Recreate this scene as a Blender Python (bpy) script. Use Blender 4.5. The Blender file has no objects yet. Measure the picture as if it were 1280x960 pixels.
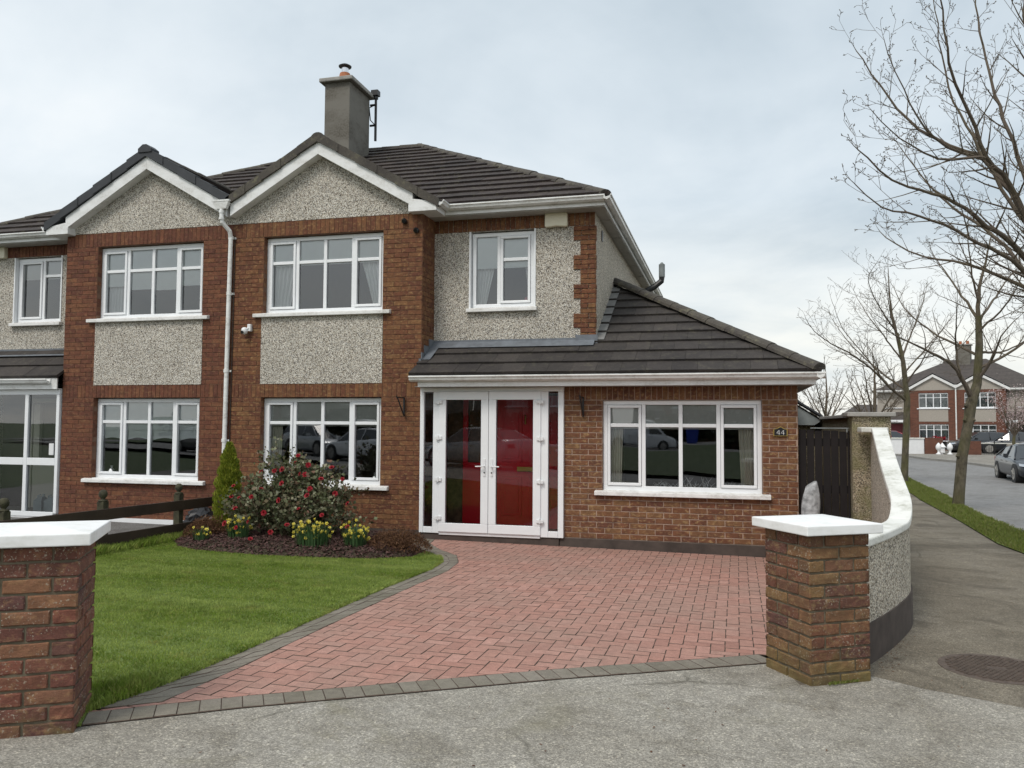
import bpy, bmesh, math, random
import numpy as np
from mathutils import Vector, Matrix
R = math.radians
rng = random.Random(7)
scene = bpy.context.scene
COL = scene.collection

# ------------------------------------------------------------------ materials
MATS = {}
def _new(name):
    m = bpy.data.materials.new(name); m.use_nodes = True
    nt = m.node_tree; nt.nodes.clear()
    out = nt.nodes.new('ShaderNodeOutputMaterial')
    b = nt.nodes.new('ShaderNodeBsdfPrincipled')
    nt.links.new(b.outputs[0], out.inputs[0])
    MATS[name] = m
    return m, nt, b, out
def N(nt, t, **kw):
    n = nt.nodes.new(t)
    for k, v in kw.items():
        if k in n.inputs.keys() if isinstance(k, str) else False: n.inputs[k].default_value = v
        else: setattr(n, k, v)
    return n
def noise(nt, scale, detail=3, rough=.55, vec=None, dist=0):
    n = nt.nodes.new('ShaderNodeTexNoise')
    n.inputs['Scale'].default_value = scale; n.inputs['Detail'].default_value = detail
    n.inputs['Roughness'].default_value = rough; n.inputs['Distortion'].default_value = dist
    if vec is not None: nt.links.new(vec, n.inputs['Vector'])
    return n.outputs['Fac']
def ramp(nt, fac, stops, interp='LINEAR'):
    r = nt.nodes.new('ShaderNodeValToRGB'); cr = r.color_ramp; cr.interpolation = interp
    while len(cr.elements) < len(stops): cr.elements.new(.5)
    for e, (p, c) in zip(cr.elements, stops):
        e.position = p; e.color = (*c, 1) if len(c) == 3 else c
    nt.links.new(fac, r.inputs[0]); return r.outputs[0]
def mix(nt, fac, a, b, mode='MIX'):
    n = nt.nodes.new('ShaderNodeMix'); n.data_type = 'RGBA'; n.blend_type = mode
    for sock, val in ((n.inputs[0], fac), (n.inputs[6], a), (n.inputs[7], b)):
        if hasattr(val, 'links'): nt.links.new(val, sock)
        elif isinstance(val, (int, float)): sock.default_value = val
        else: sock.default_value = (*val, 1)
    return n.outputs[2]
def mathn(nt, op, a, b=0., clamp=False):
    n = nt.nodes.new('ShaderNodeMath'); n.operation = op; n.use_clamp = clamp
    for s, v in ((n.inputs[0], a), (n.inputs[1], b)):
        if hasattr(v, 'links'): nt.links.new(v, s)
        else: s.default_value = v
    return n.outputs[0]
def bump(nt, b, h, strength=.3, dist=.01):
    n = nt.nodes.new('ShaderNodeBump'); n.inputs['Strength'].default_value = strength
    n.inputs['Distance'].default_value = dist
    nt.links.new(h, n.inputs['Height']); nt.links.new(n.outputs[0], b.inputs['Normal'])
def setc(nt, b, c):
    if hasattr(c, 'links'): nt.links.new(c, b.inputs['Base Color'])
    else: b.inputs['Base Color'].default_value = (*c, 1)
def geo_pos(nt): return nt.nodes.new('ShaderNodeNewGeometry').outputs['Position']
def isl(nt): return nt.nodes.new('ShaderNodeNewGeometry').outputs['Random Per Island']
def scalevec(nt, v, s):
    n = nt.nodes.new('ShaderNodeMapping'); n.inputs['Scale'].default_value = s
    nt.links.new(v, n.inputs['Vector']); return n.outputs[0]

def plain(name, c, rough=.6, metal=0, var=.12, vscale=6, bmp=0, bscale=60, spec=None, coat=0):
    m, nt, b, _ = _new(name)
    p = geo_pos(nt)
    f = noise(nt, vscale, 5, .6, p)
    lo = tuple(x*(1-var) for x in c); hi = tuple(min(1, x*(1+var)) for x in c)
    setc(nt, b, ramp(nt, f, [(.3, lo), (.7, hi)]))
    b.inputs['Roughness'].default_value = rough; b.inputs['Metallic'].default_value = metal
    if coat: b.inputs['Coat Weight'].default_value = coat
    if spec is not None: b.inputs['Specular IOR Level'].default_value = spec
    if bmp: bump(nt, b, noise(nt, bscale, 4, .6, p), bmp, .004)
    return m

def dirty_white(name, c=(.78, .79, .80), dirt=(.42, .41, .36), amount=.35, rough=.4, scale=3.5):
    m, nt, b, _ = _new(name)
    p = geo_pos(nt)
    f = noise(nt, scale, 7, .68, scalevec(nt, p, (1, 1, 2.2)))
    f2 = noise(nt, 30, 4, .6, p)
    k = mathn(nt, 'MULTIPLY', ramp(nt, f, [(.43, (0, 0, 0)), (.64, (1, 1, 1))]), ramp(nt, f2, [(.35, (.3,)*3), (.65, (1, 1, 1))]))
    k = mathn(nt, 'MULTIPLY', k, amount)
    setc(nt, b, mix(nt, k, c, dirt))
    b.inputs['Roughness'].default_value = rough
    bump(nt, b, f2, .08, .003)
    return m

def brick_mat(name, cols, smear=(.36, .23, .10), smear_amt=.5, lichen=0.0, moss=None):
    """colour per brick from its own island, plus drag marks of a paler fireskin"""
    m, nt, b, _ = _new(name)
    p = geo_pos(nt); r = isl(nt)
    n = len(cols)
    base = ramp(nt, r, [(i/(n-1)*.94+.03, c) for i, c in enumerate(cols)], 'CONSTANT' if False else 'LINEAR')
    f = noise(nt, 19, 5, .68, scalevec(nt, p, (1, 1, 1.5)))
    base = mix(nt, ramp(nt, f, [(.52, (0, 0, 0)), (.68, (smear_amt,)*3)]), base, smear)
    f3 = noise(nt, 5, 4, .6, p)
    base = mix(nt, .6, base, ramp(nt, noise(nt, 11, 4, .65, p), [(.32, (.48,)*3), (.66, (1.35,)*3)]), 'MULTIPLY')
    f4 = noise(nt, 120, 3, .7, p)
    base = mix(nt, .5, base, ramp(nt, f4, [(.3, (.6,)*3), (.7, (1.3,)*3)]), 'MULTIPLY')
    if lichen:
        f5 = noise(nt, 85, 2, .5, p); f6 = noise(nt, 6, 3, .6, p)
        k = mathn(nt, 'MULTIPLY', ramp(nt, f5, [(.6, (0, 0, 0)), (.68, (1, 1, 1))]), ramp(nt, f6, [(.42, (0, 0, 0)), (.62, (lichen,)*3)]))
        base = mix(nt, k, base, (.42, .38, .30))
    if moss:
        sep = nt.nodes.new('ShaderNodeSeparateXYZ'); nt.links.new(p, sep.inputs[0])
        g = ramp(nt, mathn(nt, 'ADD', mathn(nt, 'MULTIPLY', noise(nt, 7, 4, .6, p), .5), sep.outputs['Z']), [(.22, (1, 1, 1)), (moss, (0, 0, 0))])
        base = mix(nt, mathn(nt, 'MULTIPLY', g, .55), base, (.13, .12, .035))
    setc(nt, b, base); b.inputs['Roughness'].default_value = .88
    h = mathn(nt, 'ADD', mathn(nt, 'MULTIPLY', f, 1.2), noise(nt, 60, 5, .7, scalevec(nt, p, (1, 1, 2.5))))
    bump(nt, b, h, .7, .006)
    return m

brick_mat('brick_house', [(.155, .057, .026), (.108, .037, .020), (.18, .076, .031), (.135, .048, .023), (.19, .089, .036), (.142, .052, .025)], (.32, .20, .085), .7)
brick_mat('brick_neighbour', [(.14, .047, .025), (.105, .035, .021), (.165, .060, .029), (.125, .042, .023), (.175, .070, .032)], (.26, .15, .07), .55)
brick_mat('brick_garage', [(.165, .066, .031), (.13, .050, .027), (.185, .086, .038), (.145, .055, .028), (.19, .096, .042), (.12, .046, .028), (.16, .064, .029)], (.36, .24, .11), .85)
brick_mat('brick_pillar_left', [(.175, .062, .040), (.12, .046, .034), (.22, .105, .055), (.10, .044, .038), (.19, .075, .045)], (.30, .175, .085), .6, .8, .34)
brick_mat('brick_pillar_right', [(.15, .062, .032), (.105, .042, .03), (.185, .095, .042), (.10, .042, .034), (.20, .115, .048), (.15, .058, .034)], (.29, .20, .09), .6, .8, .42)
plain('mortar_red', (.15, .085, .055), .95, var=.3, vscale=9, bmp=.4)
plain('mortar_pale', (.37, .27, .215), .95, var=.25, vscale=9, bmp=.4)
plain('mortar_grey', (.15, .125, .085), .95, var=.35, vscale=12, bmp=.5)

def pebble(name, tint=(1, 1, 1), scale=75, moss=0.):
    m, nt, b, _ = _new(name)
    p = geo_pos(nt)
    v = nt.nodes.new('ShaderNodeTexVoronoi'); v.inputs['Scale'].default_value = scale
    nt.links.new(p, v.inputs['Vector'])
    sep = nt.nodes.new('ShaderNodeSeparateColor'); nt.links.new(v.outputs['Color'], sep.inputs[0])
    t = lambda c: tuple(c[i]*tint[i] for i in range(3))
    c = ramp(nt, sep.outputs[0], [(0, t((.72, .67, .58))), (.3, t((.82, .79, .72))), (.5, t((.58, .52, .43))), (.66, t((.36, .31, .25))), (.76, t((.66, .62, .55))), (.9, t((.10, .09, .085))), (1, t((.88, .87, .83)))])
    edge = ramp(nt, v.outputs['Distance'], [(.45, (1, 1, 1)), (.75, (.30, .28, .25))])
    c = mix(nt, 1., c, edge, 'MULTIPLY')
    f = noise(nt, 28, 2, .5, p)
    c = mix(nt, 1., c, ramp(nt, f, [(.32, (.85,)*3), (.66, (1.12,)*3)]), 'MULTIPLY')
    f2 = noise(nt, 1.6, 5, .6, p)
    c = mix(nt, .6, c, ramp(nt, f2, [(.3, (.8, .79, .77)), (.7, (1.08,)*3)]), 'MULTIPLY')
    if moss:
        c = mix(nt, mathn(nt, 'MULTIPLY', ramp(nt, noise(nt, 5, 5, .65, p), [(.42, (0, 0, 0)), (.62, (1, 1, 1))]), moss), c, (.16, .155, .06))
    setc(nt, b, c); b.inputs['Roughness'].default_value = .85
    inv = mathn(nt, 'SUBTRACT', 1., v.outputs['Distance'])
    bump(nt, b, inv, .8, .008)
    return m
pebble('pebbledash', (.97, .98, .99), 88)
pebble('pebbledash_warm', (.98, .95, .90), 84)
pebble('pebbledash_old', (.62, .56, .46), 80, .6)

def tile_mat(name, cols, worn=.25, wornc=(.16, .145, .13), moss=0., rough=.85):
    m, nt, b, _ = _new(name)
    p = geo_pos(nt); r = isl(nt); n = len(cols)
    base = ramp(nt, r, [(i/(n-1), c) for i, c in enumerate(cols)])
    f = noise(nt, 2.3, 6, .7, p); f2 = noise(nt, 40, 4, .7, p)
    base = mix(nt, mathn(nt, 'MULTIPLY', ramp(nt, f, [(.45, (0, 0, 0)), (.7, (1, 1, 1))]), worn), base, wornc)
    base = mix(nt, .7, base, ramp(nt, f2, [(.3, (.55,)*3), (.7, (1.4,)*3)]), 'MULTIPLY')
    if moss:
        k = mathn(nt, 'MULTIPLY', ramp(nt, noise(nt, 9, 5, .7, p), [(.55, (0, 0, 0)), (.68, (1, 1, 1))]), moss)
        base = mix(nt, k, base, (.15, .14, .09))
    setc(nt, b, base); b.inputs['Roughness'].default_value = rough
    bump(nt, b, f2, .5, .006)
    return m
tile_mat('tile_main', [(.029, .020, .018), (.038, .027, .024), (.023, .017, .016), (.045, .032, .028)], .22, (.08, .062, .053), .5)
tile_mat('tile_low', [(.027, .023, .021), (.038, .032, .029), (.023, .019, .018), (.048, .040, .036)], .35, (.09, .077, .067), .25)
tile_mat('ridge_mossy', [(.07, .062, .052), (.05, .043, .038)], .5, (.12, .11, .085), .8)
plain('verge_black', (.028, .031, .036), .55, var=.25, vscale=5)
plain('lead', (.135, .15, .17), .55, var=.28, vscale=7, bmp=.2, bscale=12)
plain('lead_pale', (.19, .19, .185), .6, var=.2, vscale=7)
m = plain('upvc', (.80, .82, .84), .28, var=.02)
dirty_white('fascia_white', (.78, .79, .79), (.38, .36, .31), .5, .35)
dirty_white('gutter_white', (.80, .81, .80), (.30, .28, .24), .6, .3)
dirty_white('sill_white', (.80, .80, .79), (.33, .31, .26), .6, .6, 4)
dirty_white('cap_white', (.84, .85, .85), (.45, .45, .38), .35, .6, 4.5)
dirty_white('coping_white', (.76, .76, .72), (.30, .30, .22), .8, .6, 4)
dirty_white('cement_chimney', (.175, .165, .145), (.075, .065, .05), .95, .9, 1.3)
dirty_white('soffit_beige', (.42, .41, .38), (.25, .24, .22), .5, .5)
plain('plinth_dark', (.070, .054, .046), .95, var=.3, vscale=5, bmp=.3)
plain('plinth_white', (.78, .79, .80), .6, var=.04)
plain('black_iron', (.012, .012, .013), .45, var=.2)
plain('black_plastic', (.010, .010, .012), .28, var=.3)
plain('dark_wood', (.042, .028, .020), .6, var=.3, vscale=3, bmp=.3, bscale=40)
plain('post_wood', (.045, .042, .022), .85, var=.5, vscale=14, bmp=.5, bscale=60)
plain('gate_wood', (.010, .007, .007), .9, var=.3, vscale=5, bmp=.3)
plain('gate_back', (.05, .04, .035), .7)
plain('red_door', (.85, .010, .03), .32, var=.06)
plain('brass', (.55, .38, .12), .3, 1.)
plain('chrome', (.7, .7, .72), .12, 1.)
plain('cream_plastic', (.66, .62, .48), .45, var=.06)
plain('white_plastic', (.75, .76, .77), .35, var=.03)
plain('interior_wall', (.42, .40, .36), .9)
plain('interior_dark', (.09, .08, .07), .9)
plain('interior_brick', (.16, .10, .06), .9, var=.4, vscale=12)
plain('blind_white', (.86, .92, .91), .8, var=.03)
plain('blind_grey', (.56, .57, .54), .8, var=.03)
plain('terracotta', (.36, .13, .06), .8)
plain('stone_grey', (.30, .29, .27), .85, var=.2, vscale=8, bmp=.4)
plain('rubber', (.015, .015, .016), .7)
plain('red_petal', (.27, .004, .013), .7, var=.4, vscale=30)
plain('pink_fabric', (.55, .10, .13), .8)
plain('plastic_sheet', (.36, .37, .38), .3, var=.5, vscale=16, bmp=1., bscale=13)
plain('blue_plastic', (.02, .05, .35), .4)
plain('jug_plastic', (.50, .58, .60), .35, var=.1)
plain('corrugated', (.20, .22, .22), .6, var=.2)

def curtain_mat(name, c):
    m, nt, b, out = _new(name)
    b.inputs['Base Color'].default_value = (*c, 1); b.inputs['Roughness'].default_value = .9
    return m
curtain_mat('curtain_white', (.86, .88, .88)); curtain_mat('curtain_cream', (.72, .70, .60)); curtain_mat('curtain_brown', (.12, .09, .07))

# window glass: a thin double-glazed unit: mostly clear, reflecting by angle
def glass(name, tint=(.93, .95, .95), refl=1.6, ior=1.5):
    m = bpy.data.materials.new(name); m.use_nodes = True; nt = m.node_tree; nt.nodes.clear()
    out = nt.nodes.new('ShaderNodeOutputMaterial'); mx = nt.nodes.new('ShaderNodeMixShader')
    tr = nt.nodes.new('ShaderNodeBsdfTransparent'); gl = nt.nodes.new('ShaderNodeBsdfGlossy')
    tr.inputs[0].default_value = (*tint, 1); gl.inputs['Roughness'].default_value = .01
    gl.inputs[0].default_value = (.95, .97, 1, 1)
    fr = nt.nodes.new('ShaderNodeFresnel'); fr.inputs[0].default_value = ior
    k = mathn(nt, 'MULTIPLY', fr.outputs[0], refl, True)
    # slight waviness of real panes
    bp = nt.nodes.new('ShaderNodeBump'); bp.inputs['Strength'].default_value = .02; bp.inputs['Distance'].default_value = .05
    nt.links.new(noise(nt, 1.3, 1, .5, geo_pos(nt)), bp.inputs['Height']); nt.links.new(bp.outputs[0], gl.inputs['Normal'])
    nt.links.new(k, mx.inputs[0]); nt.links.new(tr.outputs[0], mx.inputs[1]); nt.links.new(gl.outputs[0], mx.inputs[2])
    nt.links.new(mx.outputs[0], out.inputs[0]); MATS[name] = m
glass('glass', refl=3.4)
glass('glass_door', refl=1.7)
glass('glass_far', (.5, .55, .55), 3.)
plain('car_glass', (.03, .035, .04), .05, var=.0, spec=.8)

def paint(name, c, metal=.5):
    m, nt, b, _ = _new(name); b.inputs['Base Color'].default_value = (*c, 1)
    b.inputs['Metallic'].default_value = metal; b.inputs['Roughness'].default_value = .32
    b.inputs['Coat Weight'].default_value = .35 if name == 'paint_grey' else 1.; b.inputs['Coat Roughness'].default_value = .04
paint('paint_grey', (.030, .034, .042)); paint('paint_black', (.014, .015, .018)); paint('paint_red', (.30, .012, .03), .2)
paint('paint_white', (.75, .76, .78), 0); paint('paint_silver', (.42, .44, .46), .6)
m, nt, b, _ = _new('headlight'); b.inputs['Base Color'].default_value = (.55, .58, .62, 1); b.inputs['Roughness'].default_value = .1; b.inputs['Metallic'].default_value = .6

# ground materials
def ground_mat(name, cols, fscale=.8, grain=160, grain_amt=.6, rough=.92, bmp=.5, patches=None, speck=None, cracks=False):
    m, nt, b, _ = _new(name)
    p = geo_pos(nt)
    f = noise(nt, fscale, 7, .65, p)
    n = len(cols)
    c = ramp(nt, f, [(.28+.44*i/(n-1), cc) for i, cc in enumerate(cols)])
    g = noise(nt, grain, 3, .75, p)
    c = mix(nt, grain_amt, c, ramp(nt, g, [(.28, (.35,)*3), (.5, (.95,)*3), (.74, (1.75,)*3)]), 'MULTIPLY')
    g2 = noise(nt, 22, 4, .6, p)
    c = mix(nt, .5, c, ramp(nt, g2, [(.3, (.72,)*3), (.7, (1.22,)*3)]), 'MULTIPLY')
    if name in ('concrete', 'path_asphalt', 'road', 'far_pavement', 'drive_grey'):
        g3 = noise(nt, 85, 3, .9, p)
        c = mix(nt, .75, c, ramp(nt, g3, [(.34, (.62,)*3), (.5, (.98,)*3), (.66, (1.5,)*3)]), 'MULTIPLY')
        vv = nt.nodes.new('ShaderNodeTexVoronoi'); vv.inputs['Scale'].default_value = 105; nt.links.new(p, vv.inputs['Vector'])
        sv = nt.nodes.new('ShaderNodeSeparateColor'); nt.links.new(vv.outputs['Color'], sv.inputs[0])
        c = mix(nt, 1., c, ramp(nt, sv.outputs[0], [(0, (.72, .71, .70)), (.5, (1.,)*3), (.9, (1.15,)*3), (1, (1.7, 1.68, 1.6))]), 'MULTIPLY')
        g4 = noise(nt, 2.4, 8, .72, p, .6)
        c = mix(nt, .7, c, ramp(nt, g4, [(.36, (.66, .64, .60)), (.5, (1.,)*3), (.66, (1.16,)*3)]), 'MULTIPLY')
    if patches:
        pc, lo, hi, sc, amt = patches
        k = ramp(nt, noise(nt, sc, 6, .7, p, 1.), [(lo, (0, 0, 0)), (hi, (amt,)*3)])
        c = mix(nt, k, c, pc)
    if speck:
        v = nt.nodes.new('ShaderNodeTexVoronoi'); v.inputs['Scale'].default_value = speck[1]; nt.links.new(p, v.inputs['Vector'])
        c = mix(nt, ramp(nt, v.outputs['Distance'], [(.12, (1, 1, 1)), (.2, (0, 0, 0))]), c, speck[0])
    if cracks:
        v = nt.nodes.new('ShaderNodeTexVoronoi'); v.feature = 'DISTANCE_TO_EDGE'; v.inputs['Scale'].default_value = .38
        wv = nt.nodes.new('ShaderNodeMix'); wv.data_type = 'VECTOR'; wv.inputs[0].default_value = .16
        nn = nt.nodes.new('ShaderNodeTexNoise'); nn.inputs['Scale'].default_value = 3.; nn.inputs['Detail'].default_value = 6; nt.links.new(p, nn.inputs['Vector'])
        nt.links.new(p, wv.inputs[4]); nt.links.new(nn.outputs['Color'], wv.inputs[5]); nt.links.new(wv.outputs[1], v.inputs['Vector'])
        line = ramp(nt, v.outputs['Distance'], [(.0, (1, 1, 1)), (.006, (0, 0, 0))])
        k = mathn(nt, 'MULTIPLY', line, ramp(nt, noise(nt, .7, 3, .5, p), [(.5, (0, 0, 0)), (.6, (.7,)*3)]))
        c = mix(nt, k, c, (.05, .045, .03))
    setc(nt, b, c); b.inputs['Roughness'].default_value = rough
    bump(nt, b, mathn(nt, 'ADD', g, mathn(nt, 'MULTIPLY', g2, .6)), bmp, .006)
    return m
ground_mat('concrete', [(.21, .19, .155), (.28, .262, .225), (.34, .322, .285)], .75, 130, .75, cracks=True, patches=((.20, .185, .12), .56, .74, .9, .6))
ground_mat('path_asphalt', [(.12, .10, .072), (.175, .152, .115), (.225, .20, .16)], .7, 110, .75, patches=((.085, .070, .050), .50, .62, .9, .85), speck=None, cracks=True)
ground_mat('road', [(.16, .158, .155), (.205, .203, .20), (.24, .238, .235)], .25, 90, .5, patches=((.12, .12, .12), .55, .7, .18, .5))
ground_mat('far_pavement', [(.20, .185, .16), (.27, .255, .225)], .5, 60, .4)
ground_mat('kerb', [(.20, .19, .17), (.28, .27, .25)], 2, 80, .5)
ground_mat('drive_grey', [(.12, .115, .11), (.17, .165, .16)], 1, 120, .5)
ground_mat('joint_dirt', [(.075, .052, .040), (.11, .08, .06)], 3, 60, .5)
ground_mat('soil', [(.045, .035, .02), (.07, .055, .03)], 3, 90, .6)
ground_mat('lawn_soil', [(.10, .15, .028), (.14, .19, .045)], 1.5, 150, .5)
ground_mat('terrain', [(.030, .052, .012), (.05, .08, .02)], .3, 60, .5)

def paver_mat(name, cols, wash, washamt):
    m, nt, b, _ = _new(name); p = geo_pos(nt); r = isl(nt); n = len(cols)
    c = ramp(nt, r, [(i/(n-1), cc) for i, cc in enumerate(cols)])
    c = mix(nt, mathn(nt, 'MULTIPLY', ramp(nt, noise(nt, .9, 6, .65, p), [(.42, (0, 0, 0)), (.62, (1, 1, 1))]), washamt), c, wash)
    g = noise(nt, 150, 3, .7, p)
    c = mix(nt, .6, c, ramp(nt, g, [(.3, (.55,)*3), (.7, (1.45,)*3)]), 'MULTIPLY')
    c = mix(nt, .6, c, ramp(nt, noise(nt, 18, 5, .6, p), [(.3, (.72,)*3), (.7, (1.2,)*3)]), 'MULTIPLY')
    setc(nt, b, c); b.inputs['Roughness'].default_value = .9
    bump(nt, b, g, .5, .004)
paver_mat('paver_red', [(.36, .185, .145), (.40, .212, .168), (.33, .172, .136), (.43, .24, .195), (.37, .192, .15), (.38, .22, .178)], (.315, .205, .165), .6)
paver_mat('paver_grey', [(.17, .15, .12), (.225, .20, .165), (.195, .175, .14)], (.12, .115, .075), .5)

def leafmat(name, cols, rough=.55, trans=.25, patch=None):
    m, nt, b, out = _new(name)
    r = isl(nt); n = len(cols)
    c = ramp(nt, r, [(i/(n-1), cc) for i, cc in enumerate(cols)])
    if patch: c = mix(nt, ramp(nt, noise(nt, patch[0], 4, .6, scalevec(nt, geo_pos(nt), patch[3])), [(.4, (0, 0, 0)), (.62, (patch[2],)*3)]), c, patch[1])
    if name == 'grass_blade': c = mix(nt, ramp(nt, noise(nt, 3.2, 5, .7, geo_pos(nt)), [(.54, (0, 0, 0)), (.70, (.6,)*3)]), c, (.30, .28, .09)); c = mix(nt, .6, c, ramp(nt, noise(nt, 6.5, 4, .6, geo_pos(nt)), [(.32, (.60, .66, .55)), (.58, (1.22, 1.2, 1.1))]), 'MULTIPLY')
    setc(nt, b, c); b.inputs['Roughness'].default_value = rough
    b.inputs['Specular IOR Level'].default_value = .3
    if trans:
        t = nt.nodes.new('ShaderNodeBsdfTranslucent'); nt.links.new(c, t.inputs[0])
        mx = nt.nodes.new('ShaderNodeMixShader'); mx.inputs[0].default_value = trans
        nt.links.new(b.outputs[0], mx.inputs[1]); nt.links.new(t.outputs[0], mx.inputs[2]); nt.links.new(mx.outputs[0], out.inputs[0])
leafmat('grass_blade', [(.155, .235, .026), (.20, .285, .042), (.12, .195, .022), (.31, .32, .10)], .6, .3, (.75, (.34, .41, .12), .8, (.7, 2.4, 1)))
leafmat('verge_blade', [(.12, .17, .025), (.17, .22, .04), (.24, .23, .08), (.10, .14, .03)], .6, .3)
leafmat('rose_leaf', [(.065, .082, .036), (.11, .128, .062), (.16, .175, .098), (.08, .062, .034), (.25, .255, .16), (.15, .065, .045)], .4, .12)
leafmat('conifer_leaf', [(.26, .30, .022), (.17, .23, .022), (.36, .37, .045), (.10, .15, .018)], .7, .2)
leafmat('daffodil_leaf', [(.045, .095, .035), (.065, .125, .045), (.035, .075, .03)], .5, .2)
leafmat('daffodil_petal', [(.78, .66, .07), (.85, .78, .20), (.70, .55, .04)], .5, .25)
leafmat('dead_leaf', [(.10, .045, .022), (.15, .075, .035), (.07, .032, .02), (.19, .10, .05)], .8, .1)
leafmat('bark_chip', [(.060, .028, .024), (.095, .045, .038), (.036, .018, .016), (.13, .075, .065), (.05, .026, .026)], .8, 0)
leafmat('blossom', [(.50, .38, .38), (.60, .50, .49), (.40, .28, .28)], .7, .3)
leafmat('hedge_leaf', [(.028, .032, .014), (.045, .05, .02), (.06, .05, .025)], .8, .1)
def bark(name, c1, c2, green=.4):
    m, nt, b, _ = _new(name); p = geo_pos(nt)
    f = noise(nt, 9, 7, .7, scalevec(nt, p, (1, 1, .45)))
    c = ramp(nt, f, [(.3, c1), (.68, c2)])
    c = mix(nt, mathn(nt, 'MULTIPLY', ramp(nt, noise(nt, 2.2, 5, .6, p), [(.42, (0, 0, 0)), (.62, (1, 1, 1))]), green), c, (.085, .082, .025))
    setc(nt, b, c); b.inputs['Roughness'].default_value = .95
    bump(nt, b, f, .9, .02)
bark('bark', (.030, .025, .016), (.15, .13, .090), .6)
bark('twig', (.085, .066, .052), (.15, .12, .092), .25)
bark('stem_wood', (.05, .035, .02), (.10, .07, .04), .3)
# simple brick for the far houses
def far_brick(name):
    m, nt, b, _ = _new(name)
    tc = nt.nodes.new('ShaderNodeTexCoord'); sep = nt.nodes.new('ShaderNodeSeparateXYZ'); nt.links.new(tc.outputs['Object'], sep.inputs[0])
    cb = nt.nodes.new('ShaderNodeCombineXYZ'); nt.links.new(mathn(nt, 'ADD', sep.outputs[0], sep.outputs[1]), cb.inputs[0]); nt.links.new(sep.outputs[2], cb.inputs[1])
    bt = nt.nodes.new('ShaderNodeTexBrick'); nt.links.new(cb.outputs[0], bt.inputs['Vector'])
    bt.inputs['Color1'].default_value = (.145, .056, .034, 1); bt.inputs['Color2'].default_value = (.095, .038, .026, 1); bt.inputs['Mortar'].default_value = (.19, .10, .07, 1)
    bt.inputs['Scale'].default_value = 1.; bt.inputs['Brick Width'].default_value = .225; bt.inputs['Row Height'].default_value = .075; bt.inputs['Mortar Size'].default_value = .006
    setc(nt, b, bt.outputs[0]); b.inputs['Roughness'].default_value = .9
far_brick('brick_far')
plain('render_far', (.36, .33, .29), .9, var=.12, vscale=20)
plain('tile_far', (.055, .045, .040), .85, var=.25, vscale=3)
def rows_mat(name, c, period=.3):
    m, nt, b, _ = _new(name); tc = nt.nodes.new('ShaderNodeTexCoord')
    w = nt.nodes.new('ShaderNodeTexWave'); w.bands_direction = 'Z'; w.wave_profile = 'SAW'; w.inputs['Scale'].default_value = 1/period/3.3; w.inputs['Distortion'].default_value = .4
    nt.links.new(tc.outputs['Object'], w.inputs['Vector'])
    k = ramp(nt, w.outputs['Fac'], [(0, (.5,)*3), (.12, (1,)*3)])
    cc = mix(nt, 1., k, mix(nt, .5, c, ramp(nt, noise(nt, 4, 5, .7, tc.outputs['Object']), [(.3, (.03,)*3), (.7, (.10, .09, .08))])), 'MULTIPLY')
    setc(nt, b, cc); b.inputs['Roughness'].default_value = .85; bump(nt, b, w.outputs['Fac'], .6, .03)
rows_mat('tile_far_rows', (.07, .055, .05))
# ------------------------------------------------------------------ geometry helpers
def clip_half(poly, a, b, c):
    """keep a*x+b*y<=c"""
    out = []
    for i in range(len(poly)):
        p, q = poly[i], poly[(i+1) % len(poly)]
        dp, dq = a*p[0]+b*p[1]-c, a*q[0]+b*q[1]-c
        if dp <= 0: out.append(p)
        if dp*dq < 0:
            t = dp/(dp-dq); out.append((p[0]+t*(q[0]-p[0]), p[1]+t*(q[1]-p[1])))
    return out
def area(poly): return .5*sum(poly[i][0]*poly[(i+1) % len(poly)][1]-poly[(i+1) % len(poly)][0]*poly[i][1] for i in range(len(poly)))
def clip_convex(subj, conv):
    if area(conv) < 0: conv = conv[::-1]
    s = list(subj)
    for i in range(len(conv)):
        x0, y0 = conv[i]; x1, y1 = conv[(i+1) % len(conv)]
        a, b = (y1-y0), -(x1-x0)
        s = clip_half(s, a, b, a*x0+b*y0)
        if len(s) < 3: return []
    return s
def inside(p, poly):
    c = False
    for i in range(len(poly)):
        (x0, y0), (x1, y1) = poly[i], poly[i-1]
        if (y0 > p[1]) != (y1 > p[1]) and p[0] < (x1-x0)*(p[1]-y0)/(y1-y0)+x0: c = not c
    return c

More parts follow.
